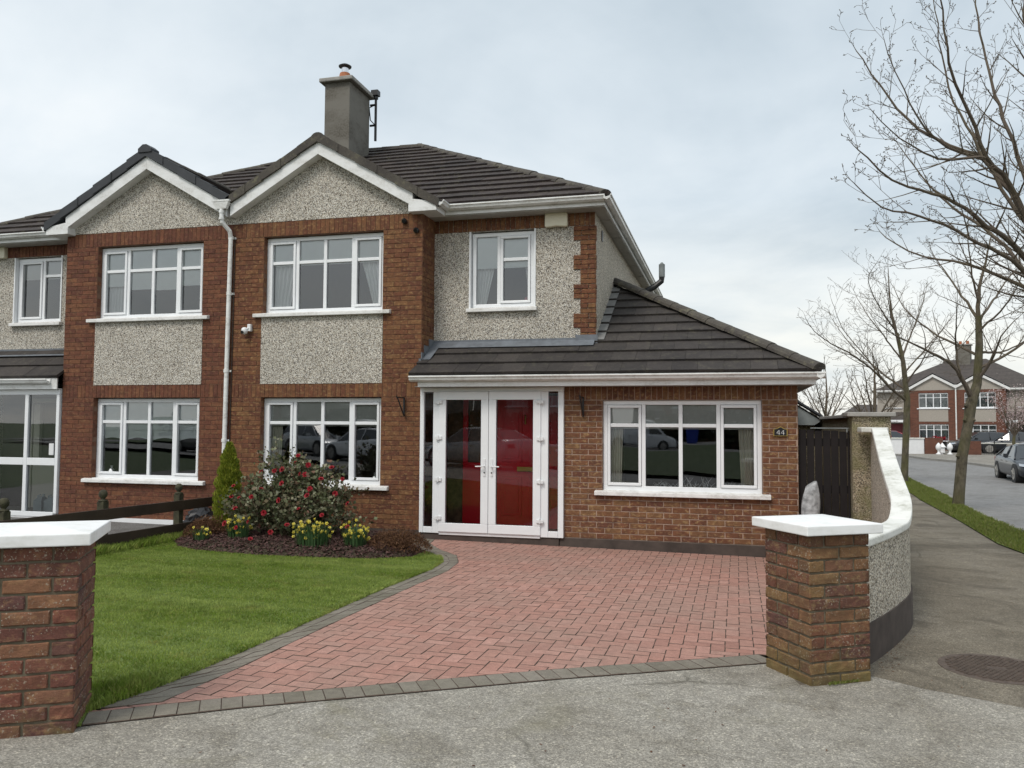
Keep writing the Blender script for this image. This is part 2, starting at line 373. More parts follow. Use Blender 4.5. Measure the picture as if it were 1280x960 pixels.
class MB:
    def __init__(s): s.v = []; s.f = []
    def add(s, vs, fs):
        o = len(s.v); s.v.extend(tuple(v) for v in vs); s.f.extend(tuple(i+o for i in f) for f in fs); return s
    def quad(s, *p): return s.add(p, [tuple(range(len(p)))])
    def box(s, x0, x1, y0, y1, z0, z1):
        return s.add([(x0,y0,z0),(x1,y0,z0),(x1,y1,z0),(x0,y1,z0),(x0,y0,z1),(x1,y0,z1),(x1,y1,z1),(x0,y1,z1)],
                     [(0,3,2,1),(4,5,6,7),(0,1,5,4),(1,2,6,5),(2,3,7,6),(3,0,4,7)])
    def prism(s, poly, z0, z1):
        n = len(poly)
        if area(poly) < 0: poly = poly[::-1]
        return s.add([(x,y,z0) for x,y in poly]+[(x,y,z1) for x,y in poly],
                     [tuple(range(n))[::-1], tuple(range(n,2*n))]+[(i,(i+1)%n,(i+1)%n+n,i+n) for i in range(n)])
    def extrude(s, prof, axis, a, b):
        """profile of (p,q) swept along axis; axis x: (p,q)=(y,z); axis y: (x,z)"""
        n = len(prof); mk = {'x': lambda t,p: (t,p[0],p[1]), 'y': lambda t,p: (p[0],t,p[1])}[axis]
        return s.add([mk(a,p) for p in prof]+[mk(b,p) for p in prof],
                     [tuple(range(n)), tuple(range(n,2*n))[::-1]]+[(i,i+n,(i+1)%n+n,(i+1)%n) for i in range(n)])
    def tube(s, pts, rad, seg=8, cap=True):
        pts = [Vector(p) for p in pts]
        if not hasattr(rad, '__len__'): rad = [rad]*len(pts)
        rings = []; up = None
        for i, p in enumerate(pts):
            d = (pts[min(i+1, len(pts)-1)]-pts[max(i-1, 0)])
            if d.length < 1e-9: d = Vector((0,0,1))
            d.normalize()
            if up is None: up = Vector((1,0,0)) if abs(d.x) < .8 else Vector((0,1,0))
            a = (up-d*up.dot(d))
            if a.length < 1e-4: a = d.orthogonal()
            a.normalize(); up = a; b = d.cross(a)
            o = len(s.v)
            for k in range(seg):
                t = 2*math.pi*k/seg
                s.v.append(tuple(p+(a*math.cos(t)+b*math.sin(t))*rad[i]))
            rings.append(o)
        for r0, r1 in zip(rings, rings[1:]):
            for k in range(seg): s.f.append((r0+k, r0+(k+1)%seg, r1+(k+1)%seg, r1+k))
        if cap:
            s.f.append(tuple(rings[0]+k for k in range(seg))[::-1]); s.f.append(tuple(rings[-1]+k for k in range(seg)))
        return s
    def lathe(s, prof, cx, cy, seg=16):
        o = len(s.v); n = len(prof)
        for r, z in prof:
            for k in range(seg):
                t = 2*math.pi*k/seg; s.v.append((cx+r*math.cos(t), cy+r*math.sin(t), z))
        for i in range(n-1):
            for k in range(seg): s.f.append((o+i*seg+k, o+i*seg+(k+1)%seg, o+(i+1)*seg+(k+1)%seg, o+(i+1)*seg+k))
        s.f.append(tuple(o+k for k in range(seg))[::-1]); s.f.append(tuple(o+(n-1)*seg+k for k in range(seg)))
        return s
    def build(s, name, mat, parent=None, bevel=0, smooth=False, seg=2):
        me = bpy.data.meshes.new(name); me.from_pydata(s.v, [], s.f)
        me.materials.append(MATS[mat]); me.update()
        if smooth: me.polygons.foreach_set('use_smooth', [True]*len(me.polygons))
        o = bpy.data.objects.new(name, me); COL.objects.link(o)
        if parent is not None: o.parent = parent
        if bevel:
            m = o.modifiers.new('b', 'BEVEL'); m.width = bevel; m.segments = seg; m.limit_method = 'ANGLE'; m.angle_limit = R(40)
        return o
def arr_mesh(name, verts, nper, mat, parent=None, faces=None):
    """verts (N*nper,3) as N separate polygons of nper corners"""
    me = bpy.data.meshes.new(name); nv = len(verts); 
    me.vertices.add(nv); me.vertices.foreach_set('co', np.asarray(verts, np.float32).ravel())
    if faces is None: idx = np.arange(nv, dtype=np.int32); npoly = nv//nper
    else: idx = np.asarray(faces, np.int32).ravel(); npoly = len(idx)//nper
    me.loops.add(len(idx)); me.loops.foreach_set('vertex_index', idx)
    me.polygons.add(npoly); me.polygons.foreach_set('loop_start', np.arange(npoly, dtype=np.int32)*nper)
    me.polygons.foreach_set('loop_total', np.full(npoly, nper, np.int32))
    me.materials.append(MATS[mat]); me.update(calc_edges=True); me.validate()
    o = bpy.data.objects.new(name, me); COL.objects.link(o)
    if parent is not None: o.parent = parent
    return o
def empty(name, loc=(0,0,0), rz=0, parent=None):
    o = bpy.data.objects.new(name, None); COL.objects.link(o); o.location = loc; o.rotation_euler = (0,0,rz)
    o.empty_display_size = .2
    if parent: o.parent = parent
    return o
def tag(o, label=None, cat=None, group=None, kind=None):
    if label: o['label'] = label
    if cat: o['category'] = cat
    if group: o['group'] = group
    if kind: o['kind'] = kind
    return o
def struct(o, label=None): o['kind'] = 'structure'; 
def thing(name, label, cat, loc=(0,0,0), rz=0, group=None): return tag(empty(name, loc, rz), label, cat, group)
def copy_tree(o, parent=None):
    c = o.copy(); COL.objects.link(c); c.parent = parent
    for ch in [x for x in bpy.data.objects if x.parent == o]: copy_tree(ch, c)
    return c

def gz(x, y):
    return .05-.0105*min(max(x, -10), 3)-.0145*min(max(y, 0), 12)-.023*min(max(y-12, 0), 13)+.018*min(max(y-38, 0), 18)
def drape(poly, dz=0., thick=0.):
    """a ground polygon laid on the terrain function (which is linear between these breaks)"""
    mb = MB()
    xs = [-1e4, -10, 3, 1e4]; ys = [-1e4, 0, 12, 25, 38, 56, 1e4]
    for i in range(3):
        for j in range(6):
            c = clip_half(clip_half(clip_half(clip_half(list(poly), 1,0,xs[i+1]), -1,0,-xs[i]), 0,1,ys[j+1]), 0,-1,-ys[j])
            if len(c) >= 3 and abs(area(c)) > 1e-6:
                if area(c) < 0: c = c[::-1]
                n = len(c)
                # triangulate through mathutils for non-convex pieces
                from mathutils.geometry import tessellate_polygon
                tri = tessellate_polygon([[Vector((x, y, 0)) for x, y in c]])
                mb.add([(x, y, gz(x, y)+dz) for x, y in c], [t if area([c[k] for k in t]) > 0 else t[::-1] for t in tri])
                if thick: mb.add([(x,y,gz(x,y)+dz) for x,y in c]+[(x,y,gz(x,y)+dz-thick) for x,y in c], [(k,k+n,(k+1)%n+n,(k+1)%n) for k in range(n)])
    return mb

# bricks as real little blocks on a wall plane: o + u*U + v*V, facing n
def brick_field(mb, o, U, n, u0, u1, v0, v1, holes=(), course=.0709, length=.225, joint=.010, proud=.006, seed=0, v_base=None, soldier=False):
    r = random.Random(seed); U = Vector(U); n = Vector(n); V = Vector((0,0,1)); o = Vector(o)
    vb = v0 if v_base is None else v_base
    if soldier:
        w = .075; k = 0; u = u0
        cells = []
        cnt = max(1, round((u1-u0)/w)); w = (u1-u0)/cnt
        for k in range(cnt): cells.append((u0+k*w, u0+(k+1)*w, v0, v1))
    else:
        cells = []
        k = int(math.floor((v0-vb)/course+1e-6))
        while vb+k*course < v1-1e-4:
            a, b = max(v0, vb+k*course), min(v1, vb+(k+1)*course)
            u = math.floor(u0/length)*length - (length/2 if k % 2 else 0)
            while u < u1:
                cells.append((max(u, u0), min(u+length, u1), a, b)); u += length
            k += 1
    for a0, a1, b0, b1 in cells:
        pieces = [(a0, a1)]
        for h0, h1, g0, g1 in holes:
            if b1 > g0+.01 and b0 < g1-.01:
                np_ = []
                for p0, p1 in pieces:
                    if p1 <= h0 or p0 >= h1: np_.append((p0, p1)); continue
                    if p0 < h0: np_.append((p0, h0))
                    if p1 > h1: np_.append((h1, p1))
                pieces = np_
        for p0, p1 in pieces:
            if p1-p0 < .03 or b1-b0 < .025: continue
            j = joint/2; x0, x1, y0, y1 = p0+j, p1-j, b0+j, b1-j
            pr = proud+r.uniform(-.002, .003); c = .0035
            q = lambda a: a+r.uniform(-.0018, .0018)
            back = [(x0,y0),(x1,y0),(x1,y1),(x0,y1)]; fr = [(x0+c,y0+c),(x1-c,y0+c),(x1-c,y1-c),(x0+c,y1-c)]
            vs = [o+U*x+V*y-n*.004 for x,y in back]+[o+U*q(x)+V*q(y)+n*pr*.6 for x,y in back]+[o+U*q(x)+V*q(y)+n*pr for x,y in fr]
            fs = [(0,1,5,4),(1,2,6,5),(2,3,7,6),(3,0,4,7),(4,5,9,8),(5,6,10,9),(6,7,11,10),(7,4,8,11),(8,9,10,11)]
            mb.add(vs, fs)
    return mb
def wall_cells(mb, x0, x1, z0, z1, Y, holes, depth):
    """front sheet of a wall with openings and their reveals"""
    xs = sorted({x0, x1}|{max(x0,min(x1,h[i])) for h in holes for i in (0,1)}); zs = sorted({z0, z1}|{max(z0,min(z1,h[i])) for h in holes for i in (2,3)})
    for a, b in zip(xs, xs[1:]):
        for c, d in zip(zs, zs[1:]):
            mx, mz = (a+b)/2, (c+d)/2
            if any(h[0] < mx < h[1] and h[2] < mz < h[3] for h in holes): continue
            mb.quad((a,Y,c),(b,Y,c),(b,Y,d),(a,Y,d))
    for h in holes:
        a, b, c, d = h[:4]
        mb.quad((a,Y,c),(a,Y,d),(a,Y+depth,d),(a,Y+depth,c)); mb.quad((b,Y,c),(b,Y+depth,c),(b,Y+depth,d),(b,Y,d))
        mb.quad((a,Y,d),(b,Y,d),(b,Y+depth,d),(a,Y+depth,d)); mb.quad((a,Y,c),(a,Y+depth,c),(b,Y+depth,c),(b,Y,c))
    return mb

def make_window(parent, x0, x1, z0, z1, Y, lights=4, transom=.30, sill=True, sill_ext=.14, casement=None, blind=None, blind_mat='blind_white', curtains=(), curtain_mat='curtain_white', sill_z=None, deep=.09, lab=None, net=None, uneven=None, mats=('upvc','glass')):
    """frame mesh is the window itself; panes, sill, blind and curtains are its sub-parts"""
    if casement is None: casement = (0, lights-1)
    Yf = Y+deep; ow = .058; mw = .052
    mb = MB(); mb.box(x0, x1, Yf, Yf+.06, z1-ow, z1); mb.box(x0, x1, Yf, Yf+.06, z0, z0+ow+.012)
    mb.box(x0, x0+ow, Yf, Yf+.06, z0+ow+.012, z1-ow); mb.box(x1-ow, x1, Yf, Yf+.06, z0+ow+.012, z1-ow)
    if uneven: edges = [x0+ow+(x1-x0-2*ow)*t for t in uneven]
    else: edges = [x0+ow+(x1-x0-2*ow)*i/lights for i in range(lights+1)]
    zt = z1-(z1-z0)*transom
    panes = MB(); lights = len(edges)-1
    for i in range(lights):
        a, b = edges[i], edges[i+1]
        a2 = a if i == 0 else a+mw/2; b2 = b if i == lights-1 else b-mw/2
        if i > 0: mb.box(a-mw/2, a+mw/2, Yf+.001, Yf+.059, z0+ow+.012, z1-ow)
        za, zb = z0+ow+.012, z1-ow
        has_t = transom > 0 and not (uneven and i == 0 and len(uneven) == 3)
        if i in casement:
            s = .042; f0, f1 = Yf-.016, Yf+.05
            mb.box(a2+.004, b2-.004, f0, f1, zb-s, zb-.004); mb.box(a2+.004, b2-.004, f0, f1, za+.004, za+s)
            mb.box(a2+.004, a2+s, f0, f1, za+s, zb-s); mb.box(b2-s, b2-.004, f0, f1, za+s, zb-s)
            a2 += s; b2 -= s; za += s; zb -= s
        if has_t: mb.box(a2, b2, Yf+.002, Yf+.055, zt-.024, zt+.024)
        # dark gaskets are the shadow gap round the glass
        zs = [(za, zt-.024), (zt+.024, zb)] if has_t else [(za, zb)]
        for c, d in zs:
            tx, tz = rng.uniform(-.0012, .0012), rng.uniform(-.0012, .0012)
            panes.quad((a2-.004,Yf+.03-tx-tz,c-.004),(b2+.004,Yf+.03+tx-tz,c-.004),(b2+.004,Yf+.03+tx+tz,d+.004),(a2-.004,Yf+.03-tx+tz,d+.004))
    w = mb.build('window', mats[0], parent, bevel=.005)
    if lab: w['label'] = lab
    for pi in range(0, len(panes.v), 4): MB().quad(*panes.v[pi:pi+4]).build('pane', mats[1], w)
    if sill:
        sz = z0 if sill_z is None else sill_z
        MB().add([(x0-sill_ext,Y-.075,sz-.058),(x1+sill_ext,Y-.075,sz-.058),(x1+sill_ext,Y+.0,sz-.058),(x0-sill_ext,Y+.0,sz-.058),
                  (x0-sill_ext,Y-.075,sz-.006),(x1+sill_ext,Y-.075,sz-.006),(x1+sill_ext,Y+.0,sz+.008),(x0-sill_ext,Y+.0,sz+.008)],
                 [(0,3,2,1),(4,5,6,7),(0,1,5,4),(1,2,6,5),(2,3,7,6),(3,0,4,7)]).box(x0+.002, x1-.002, Y+.0005, Yf+.03, sz-.05, sz+.012).build('sill', 'sill_white', w, bevel=.006)
    if blind:
        mbb = MB(); Yb = Yf+.052
        for i in range(lights):
            bl = blind[i] if hasattr(blind, '__len__') else blind
            if not bl: continue
            a, b = edges[i]+.005, edges[i+1]-.005; zz = z1-ow-(z1-z0-2*ow)*bl
            mbb.box(a, b, Yb, Yb+.004, zz, z1-.02)
            mbb.box(a, b, Yb-.004, Yb+.010, zz-.022, zz)
        mbb.build('blind', blind_mat, w)
    if net:      # scalloped lace edge hanging below the blind
        mbb = MB(); Yb = Yf+.07; n = 64; zz = z1-ow-(z1-z0-2*ow)*net
        for i in range(n):
            xa = x0+ow+(x1-x0-2*ow)*i/n; xb = x0+ow+(x1-x0-2*ow)*(i+1)/n
            ph = lambda x: .05*abs(math.sin((x-x0)/(x1-x0)*lights*math.pi))
            mbb.quad((xa,Yb,zz-.08+ph(xa)),(xb,Yb,zz-.08+ph(xb)),(xb,Yb,z1),(xa,Yb,z1))
        mbb.build('net_curtain', 'blind_white', w)
    for (cx0, cx1, bx0, bx1) in curtains:
        # a hanging of pleated cloth from (cx0..cx1) at the top to (bx0..bx1) at the bottom
        mbb = MB(); n = 40; rows = 8; Yc = Yf+.11; vs = []
        for j in range(rows+1):
            t = j/rows; k = t**.7; l = cx0+(bx0-cx0)*k; r_ = cx1+(bx1-cx1)*k; zz = z1-.03-(z1-z0-.06)*t
            for i in range(n+1):
                s = i/n; vs.append((l+(r_-l)*s, Yc+.022*math.sin(s*math.pi*11)+.008*math.sin(s*37), zz))
        fs = [(j*(n+1)+i, j*(n+1)+i+1, (j+1)*(n+1)+i+1, (j+1)*(n+1)+i) for j in range(rows) for i in range(n)]
        mbb.add(vs, fs).build('curtain', curtain_mat, w, smooth=True)
    return w

# tiled roof plane: polygon given in world, on a plane; u along the eave, v up the slope
def roof_plane(mb, P0, U, W, poly_uv, gauge=.335, width=.33, thick=.032, seed=1, tilt=True):
    r = random.Random(seed); P0 = Vector(P0); U = Vector(U).normalized(); W = Vector(W).normalized(); n = U.cross(W)
    if n.z < 0: n = -n
    vmin = min(p[1] for p in poly_uv); vmax = max(p[1] for p in poly_uv); umin = min(p[0] for p in poly_uv); umax = max(p[0] for p in poly_uv)
    j = 0; v = vmin
    while v < vmax:
        u = math.floor(umin/width)*width-(width/2 if j % 2 else 0)
        while u < umax:
            cell = [(u+.0015, v), (u+width-.0015, v), (u+width-.0015, v+gauge), (u+.0015, v+gauge)]
            c = clip_convex(poly_uv, cell)
            if len(c) >= 3 and abs(area(c)) > 1e-4:
                if area(c) < 0: c = c[::-1]
                lift = r.uniform(-.002, .003); sk = r.uniform(-.002, .002)
                top = []; bot = []
                for (a, b) in c:
                    t = (b-v)/gauge; h = thick*(1-t)+.004+lift+sk*((a-u)/width-.5)
                    top.append(P0+U*a+W*b+n*h); bot.append(P0+U*a+W*b-n*.012)
                m = len(c); flip = U.cross(W).z < 0
                fs = [tuple(range(m))]+[(i, i+m, (i+1)%m+m, (i+1)%m) for i in range(m)]
                if flip: fs = [f[::-1] for f in fs]
                mb.add(top+bot, fs)
            u += width
        v += gauge; j += 1
    # underlay closing the plane
    m = len(poly_uv); mb.add([P0+U*a+W*b-n*.013 for a, b in poly_uv], [tuple(range(m))])
    return mb
def ridge_line(mb, A, B, rad=.11, step=.42, wid=1.0, seg=7, drop=.35):
    """half-round ridge tiles lapped along A->B"""
    A = Vector(A); B = Vector(B); d = (B-A); L = d.length; d.normalize(); side = d.cross(Vector((0,0,1))).normalized(); up = side.cross(d).normalized()
    n = max(1, round(L/step)); st = L/n
    for k in range(n):
        a0 = A+d*(k*st-.02); a1 = A+d*((k+1)*st); r0 = rad*rng.uniform(1.02, 1.08); r1 = rad*.96; z = rng.uniform(-.006, .006)
        vs = []
        for (p, r_) in ((a0, r0), (a1, r1)):
            for i in range(seg+1):
                t = math.pi*(i/seg); vs.append(p+side*math.cos(t)*r_*wid+up*(math.sin(t)*r_*.75-drop*.11+z))
        m = seg+1
        fs = [(i, i+1, m+i+1, m+i) for i in range(seg)]+[tuple(range(m)), tuple(range(m, 2*m))[::-1]]
        mb.add(vs, fs)
    return mb
def gutter_profile(y, z, s=-1):
    """ogee gutter section: back at y, front at y+s*.11, top z"""
    return [(y,z),(y,z-.065),(y+s*.045,z-.085),(y+s*.085,z-.062),(y+s*.095,z-.030),(y+s*.112,z-.022),(y+s*.112,z-.002),(y+s*.100,z-.002),(y+s*.085,z-.03),(y+s*.02,z-.045),(y+s*.012,z)]
# ------------------------------------------------------------------ the pair of houses
YF, YR = 11.10, 11.60
XP = -7.44                 # party line
WORLD = []                 # things whose children are written in world coordinates
def wthing(name, label, cat, loc, group=None):
    t = thing(name, label, cat, loc, 0, group); WORLD.append(t); return t
house = wthing('semi_detached_house', 'brown brick house with red front door, white porch doors and tiled lean-to', 'house', (-4.3, 11.1, -.1), 'pair of joined houses')
neigh = wthing('semi_detached_house', 'joined house left of the white downpipe, with black capped gable edge and glazed porch', 'house', (-10.6, 11.1, -.05), 'pair of joined houses')

KS = .565; KG = .58; KL = .564
def half(main):
    P = house if main else neigh
    X = (lambda x: x) if main else (lambda x: 2*XP-x)
    def I(a, b):
        a, b = X(a), X(b); return (a, b) if a < b else (b, a)
    bm = 'brick_house' if main else 'brick_neighbour'
    sd = 11 if main else 57
    # --- bay wall
    x0, x1 = I(XP, -4.30); ox = I(-6.90, -4.92); px = I(-6.92, -4.91)
    holes = [(ox[0], ox[1], .655, 1.965), (ox[0], ox[1], 3.25, 4.44)]
    zb = -.3
    wm = MB(); wall_cells(wm, x0, x1, zb, 4.70, YF, holes, .12)
    xe = X(-4.30)
    wm.quad((xe,YF,zb),(xe,YR+.1,zb),(xe,YR+.1,4.7),(xe,YF,4.7))
    w = wm.build('wall', 'mortar_red', P)
    bmb = MB()
    hb = [(ox[0]-x0, ox[1]-x0, .655, 1.965), (px[0]-x0, px[1]-x0, 2.17, 3.25), (ox[0]-x0, ox[1]-x0, 3.19, 4.44)]
    L = x1-x0; o = (x0, YF, 0)
    brick_field(bmb, o, (1,0,0), (0,-1,0), 0, L, .05, 1.965, hb, seed=sd, v_base=.05, joint=.007)
    brick_field(bmb, o, (1,0,0), (0,-1,0), 0, L, 1.965, 2.17, (), seed=sd+1, soldier=True, joint=.007)
    brick_field(bmb, o, (1,0,0), (0,-1,0), 0, L, 2.17, 4.44, hb, seed=sd+2, v_base=2.17, joint=.007)
    brick_field(bmb, o, (1,0,0), (0,-1,0), 0, L, 4.44, 4.665, (), seed=sd+3, soldier=True, joint=.007)
    nrm = (1,0,0) if main else (-1,0,0)
    brick_field(bmb, (xe, YF, 0), (0,1,0), nrm, .002, .5, .05, 4.44, (), seed=sd+4, v_base=2.17-30*.0709, joint=.007)
    brick_field(bmb, (xe, YF, 0), (0,1,0), nrm, .002, .5, 4.44, 4.665, (), seed=sd+5, soldier=True, joint=.007)
    # bricks lining the window reveals
    for h in holes:
        for xx, nn in ((h[0], (1,0,0)), (h[1], (-1,0,0))):
            brick_field(bmb, (xx, YF, 0), (0,1,0), nn, .0, .085, h[2], h[3], (), seed=sd+9, v_base=.05, proud=.001, joint=.006)
    bmb.build('brickwork', bm, w)
    # --- render panel, gable, recessed wall
    g = MB(); g.box(px[0], px[1], YF-.012, YF+.02, 2.172, 3.20)
    cx = X(-5.93)
    ga = [(x0+.0, 4.667), (x1, 4.667), (x1, 4.80), (cx, 5.75), (x0, 4.93)] if main else [(x0, 4.667), (x1, 4.667), (x1, 4.93), (cx, 5.75), (x0, 4.80)]
    g.add([(a, YF-.010, z) for a, z in ga]+[(a, YF+.05, z) for a, z in ga], [(0,1,2,3,4),(9,8,7,6,5)]+[(i,i+5,(i+1)%5+5,(i+1)%5) for i in range(5)])
    rx = I(-4.30, -1.84); wx = I(-3.73, -2.73)
    wall_cells(g, rx[0], rx[1], 2.3, 4.70, YR, [(wx[0], wx[1], 3.31, 4.46)], .10)
    g.build('render_wall', 'pebbledash', P)
    s = MB(); xs = X(-1.84); s.quad((xs,YR,-.3),(xs,20.3,-.3),(xs,20.3,4.7),(xs,YR,4.7)); s.quad((X(-1.84),20.3,-.3),(XP,20.3,-.3),(XP,20.3,4.7),(X(-1.84),20.3,4.7))
    s.build('side_wall', 'pebbledash_warm', P)
    q = MB()
    brick_field(q, (rx[0], YR-.004, 0), (1,0,0), (0,-1,0), 0, rx[1]-rx[0], 4.46, 4.66, (), seed=sd+12, soldier=True, joint=.007)
    zz = 4.46; k = 0
    while zz > 2.72:
        wid = .315 if k % 2 == 0 else .215; zl = max(2.70, zz-.2127)
        a, b = I(-1.84-wid, -1.835)
        brick_field(q, (a, YR-.004, 0), (1,0,0), (0,-1,0), 0, b-a, zl, zz, (), seed=sd+20+k, v_base=zl, joint=.007, proud=.014)
        brick_field(q, (X(-1.84), YR-.012, 0), (0,1,0), nrm, 0.0, .10 if k % 2 == 0 else .04, zl, zz, (), seed=sd+40+k, v_base=zl, joint=.007, proud=.012)
        zz -= .2127; k += 1
    q.build('corner_brickwork', bm, P)
    # white painted reveals of the small window
    MB().box(wx[0]-.012, wx[0]+.012, YR-.014, YR+.11, 3.30, 4.46).build('reveal', 'upvc', P); rv = MB(); rv.box(wx[1]-.012, wx[1]+.012, YR-.014, YR+.11, 3.30, 4.46)
    rv.build('reveal', 'upvc', P)
    # --- roof: main slope, hip, gable
    E = MB(); er = 11.22; rx0 = -1.60; yr = 15.85
    def P2(poly): return [((p[0]-XP)*(1 if True else 1), p[1]) for p in poly]
    sl = math.sqrt(1+KS*KS)
    Ux = Vector((1 if main else -1, 0, 0)); base = (XP, er, 4.80)
    lv = lambda y: (y-er)*sl
    poly = [(0, 0), (rx0-XP, 0), (rx0-XP-(yr-er), lv(yr)), (0, lv(yr))]
    roof_plane(E, base, Ux, (0, 1/sl, KS/sl), poly, seed=sd)
    # hip side: eave runs along Y at x=rx0
    hp = [(0, 0), (9.26, 0), (4.63, lv(yr))]
    bx = X(rx0); roof_plane(E, (bx, er, 4.80), (0, 1, 0), Vector((-Ux.x, 0, KS)).normalized(), hp, seed=sd+1, gauge=.335, width=.33)
    # back slope
    hb2 = [(0, 0), (rx0-XP, 0), (rx0-XP-4.63, lv(yr)), (0, lv(yr))]
    roof_plane(E, (XP, er+9.26, 4.80), Ux, Vector((0, -1, KS)).normalized(), hb2, seed=sd+2, gauge=.335, width=.66)
    # gable slopes
    sg = math.sqrt(1+KG*KG); yg = 10.915; zr = 5.90
    hw = 5.93-4.03
    up = Vector((-Ux.x, 0, KG)).normalized(); lo = X(-4.03)
    pg = [(0, 0), (.40, 0), (2.42, hw*sg), (0, hw*sg)]
    G = MB() 
    roof_plane(G, (lo, yg, zr-KG*hw), (0, 1, 0), up, pg, seed=sd+3, gauge=.335, width=.34)
    hw2 = 1.51; up2 = Vector((Ux.x, 0, KG)).normalized()
    pg2 = [(0, 0), (.9, 0), (2.42, hw2*sg), (0, hw2*sg)]
    roof_plane(G, (XP, yg, zr-KG*hw2), (0, 1, 0), up2, pg2, seed=sd+4, gauge=.335, width=.34)
    E.v, E.f = E.v, E.f
    E.add(G.v, G.f)
    roof = E.build('roof', 'tile_main', P)
    for nm, A_, B_, ra in (('ridge_tiles', (XP, yr, 4.80+KS*(yr-er)), (X(-6.23), yr, 4.80+KS*(yr-er)), .11), ('hip_tiles', (X(-1.64), er+.04, 4.84), (X(-6.23), yr, 4.82+KS*(yr-er)), .10),
                           ('hip_tiles', (X(-1.64), er+9.22, 4.84), (X(-6.23), yr, 4.82+KS*(yr-er)), .10), ('gable_ridge_tiles', (cx, yg+.01, zr), (cx, 13.1, zr), .10)):
        ridge_line(MB(), A_, B_, rad=ra).build(nm, 'ridge_mossy', roof)
    # verge of the gable
    vg = MB()
    for dirx, h in ((Ux.x, hw), (-Ux.x, hw2)):
        n = 6 if h > 1.7 else 5
        for k in range(n):
            t0, t1 = k/n, (k+1)/n
            xa, xb = cx+dirx*h*t0, cx+dirx*h*t1+dirx*.03
            za, zb_ = zr-KG*h*t0, zr-KG*(h*t1+.03)
            o = .012*(k % 2); yy = yg-.012-.010*((k+1) % 2)
            if main: d0, d1, yb = .150, .035, yg+.05
            else: d0, d1, yb = .13, .055, yg+.12
            pts = [(xa, za+d1), (xb, zb_+d1+(.02 if not main else 0)), (xb, zb_-d0+.06), (xa, za-d0+.045)]
            vg.add([(a, yy, z) for a, z in pts]+[(a, yb, z) for a, z in pts], [(0,1,2,3),(7,6,5,4)]+[(i,i+4,(i+1)%4+4,(i+1)%4) for i in range(4)])
    if not main: vg.extrude([(cx-.12,zr-.03),(cx-.12,zr+.03),(cx-.035,zr+.095),(cx+.035,zr+.095),(cx+.12,zr+.03),(cx+.12,zr-.03)], 'y', yg-.04, yg+.16)
    vg.build('verge', 'ridge_mossy' if main else 'verge_black', roof)
    # --- barge boards with their soffit
    b = MB(); yb0 = 10.935
    for dirx, xe_ in ((1, -4.40), (-1, XP+.03)):
        a = -5.93; zt = 5.815; zl = zt-KG*abs(xe_-a)
        pr = [(X(a), zt), (X(xe_), zl), (X(xe_), zl-.20), (X(a), zt-.20)]
        n = 4; b.add([(p[0], yb0, p[1]) for p in pr]+[(p[0], YF, p[1]) for p in pr], [(0,1,2,3),(7,6,5,4)]+[(i,i+4,(i+1)%4+4,(i+1)%4) for i in range(4)])
        if dirx == 1:
            pr = [(X(-4.40), 4.83), (X(-4.03), 4.77), (X(-4.03), 4.645), (X(-4.46), 4.645), (X(-4.46), 4.75)]
            b.add([(p[0], yb0-.012, p[1]) for p in pr]+[(p[0], YF+.22, p[1]) for p in pr], [(0,1,2,3,4),(9,8,7,6,5)]+[(i,i+5,(i+1)%5+5,(i+1)%5) for i in range(5)])
    b.build('barge_board', 'fascia_white', P, bevel=.004)
    # --- eaves: fascia, soffit, gutter
    f = MB(); a, c = I(-4.05, -1.66)
    f.box(a, c, 11.30, 11.322, 4.662, 4.80)
    fx = X(-1.66); a2, c2 = min(fx, fx-.022*Ux.x), max(fx, fx-.022*Ux.x)
    f.box(a2, c2, 11.323, 20.5, 4.662, 4.80)
    f.build('fascia', 'fascia_white', P)
    s2 = MB(); s2.box(*I(-4.30, -1.66), 11.324, YR+.02, 4.650, 4.661); s2.box(*I(-1.88, -1.683), YR+.021, 20.5, 4.650, 4.661)
    for yy in np.arange(12.1, 20, 1.2): s2.box(*I(-1.87, -1.69), yy, yy+.012, 4.643, 4.6495)
    s2.build('soffit', 'soffit_beige', P)
    gu = MB()
    gu.extrude(gutter_profile(11.299, 4.795), 'x', *I(-3.95, -1.655))
    prof = [(X(-1.659)+Ux.x*(11.299-p[0]), p[1]) for p in gutter_profile(11.299, 4.795)]
    gu.extrude(prof, 'y', 11.185, 20.5)
    prof = [(X(-4.028)+Ux.x*(11.299-p[0]), p[1]) for p in gutter_profile(11.299, 4.795)]
    gu.extrude(prof, 'y', 10.93, 11.31)
    gu.build('gutter', 'gutter_white', P, bevel=.002, seg=1)
    # plinth
    pl = MB(); pl.box(x0 if main else x0-1.7, x1+(0 if main else 0), YF-.03, YF+.0, -.3, .052)
    pl.build('plinth', 'plinth_dark' if main else 'plinth_white', P)
    # windows of the bay
    def C(*t): return tuple(sorted((X(t[0]), X(t[1]))))
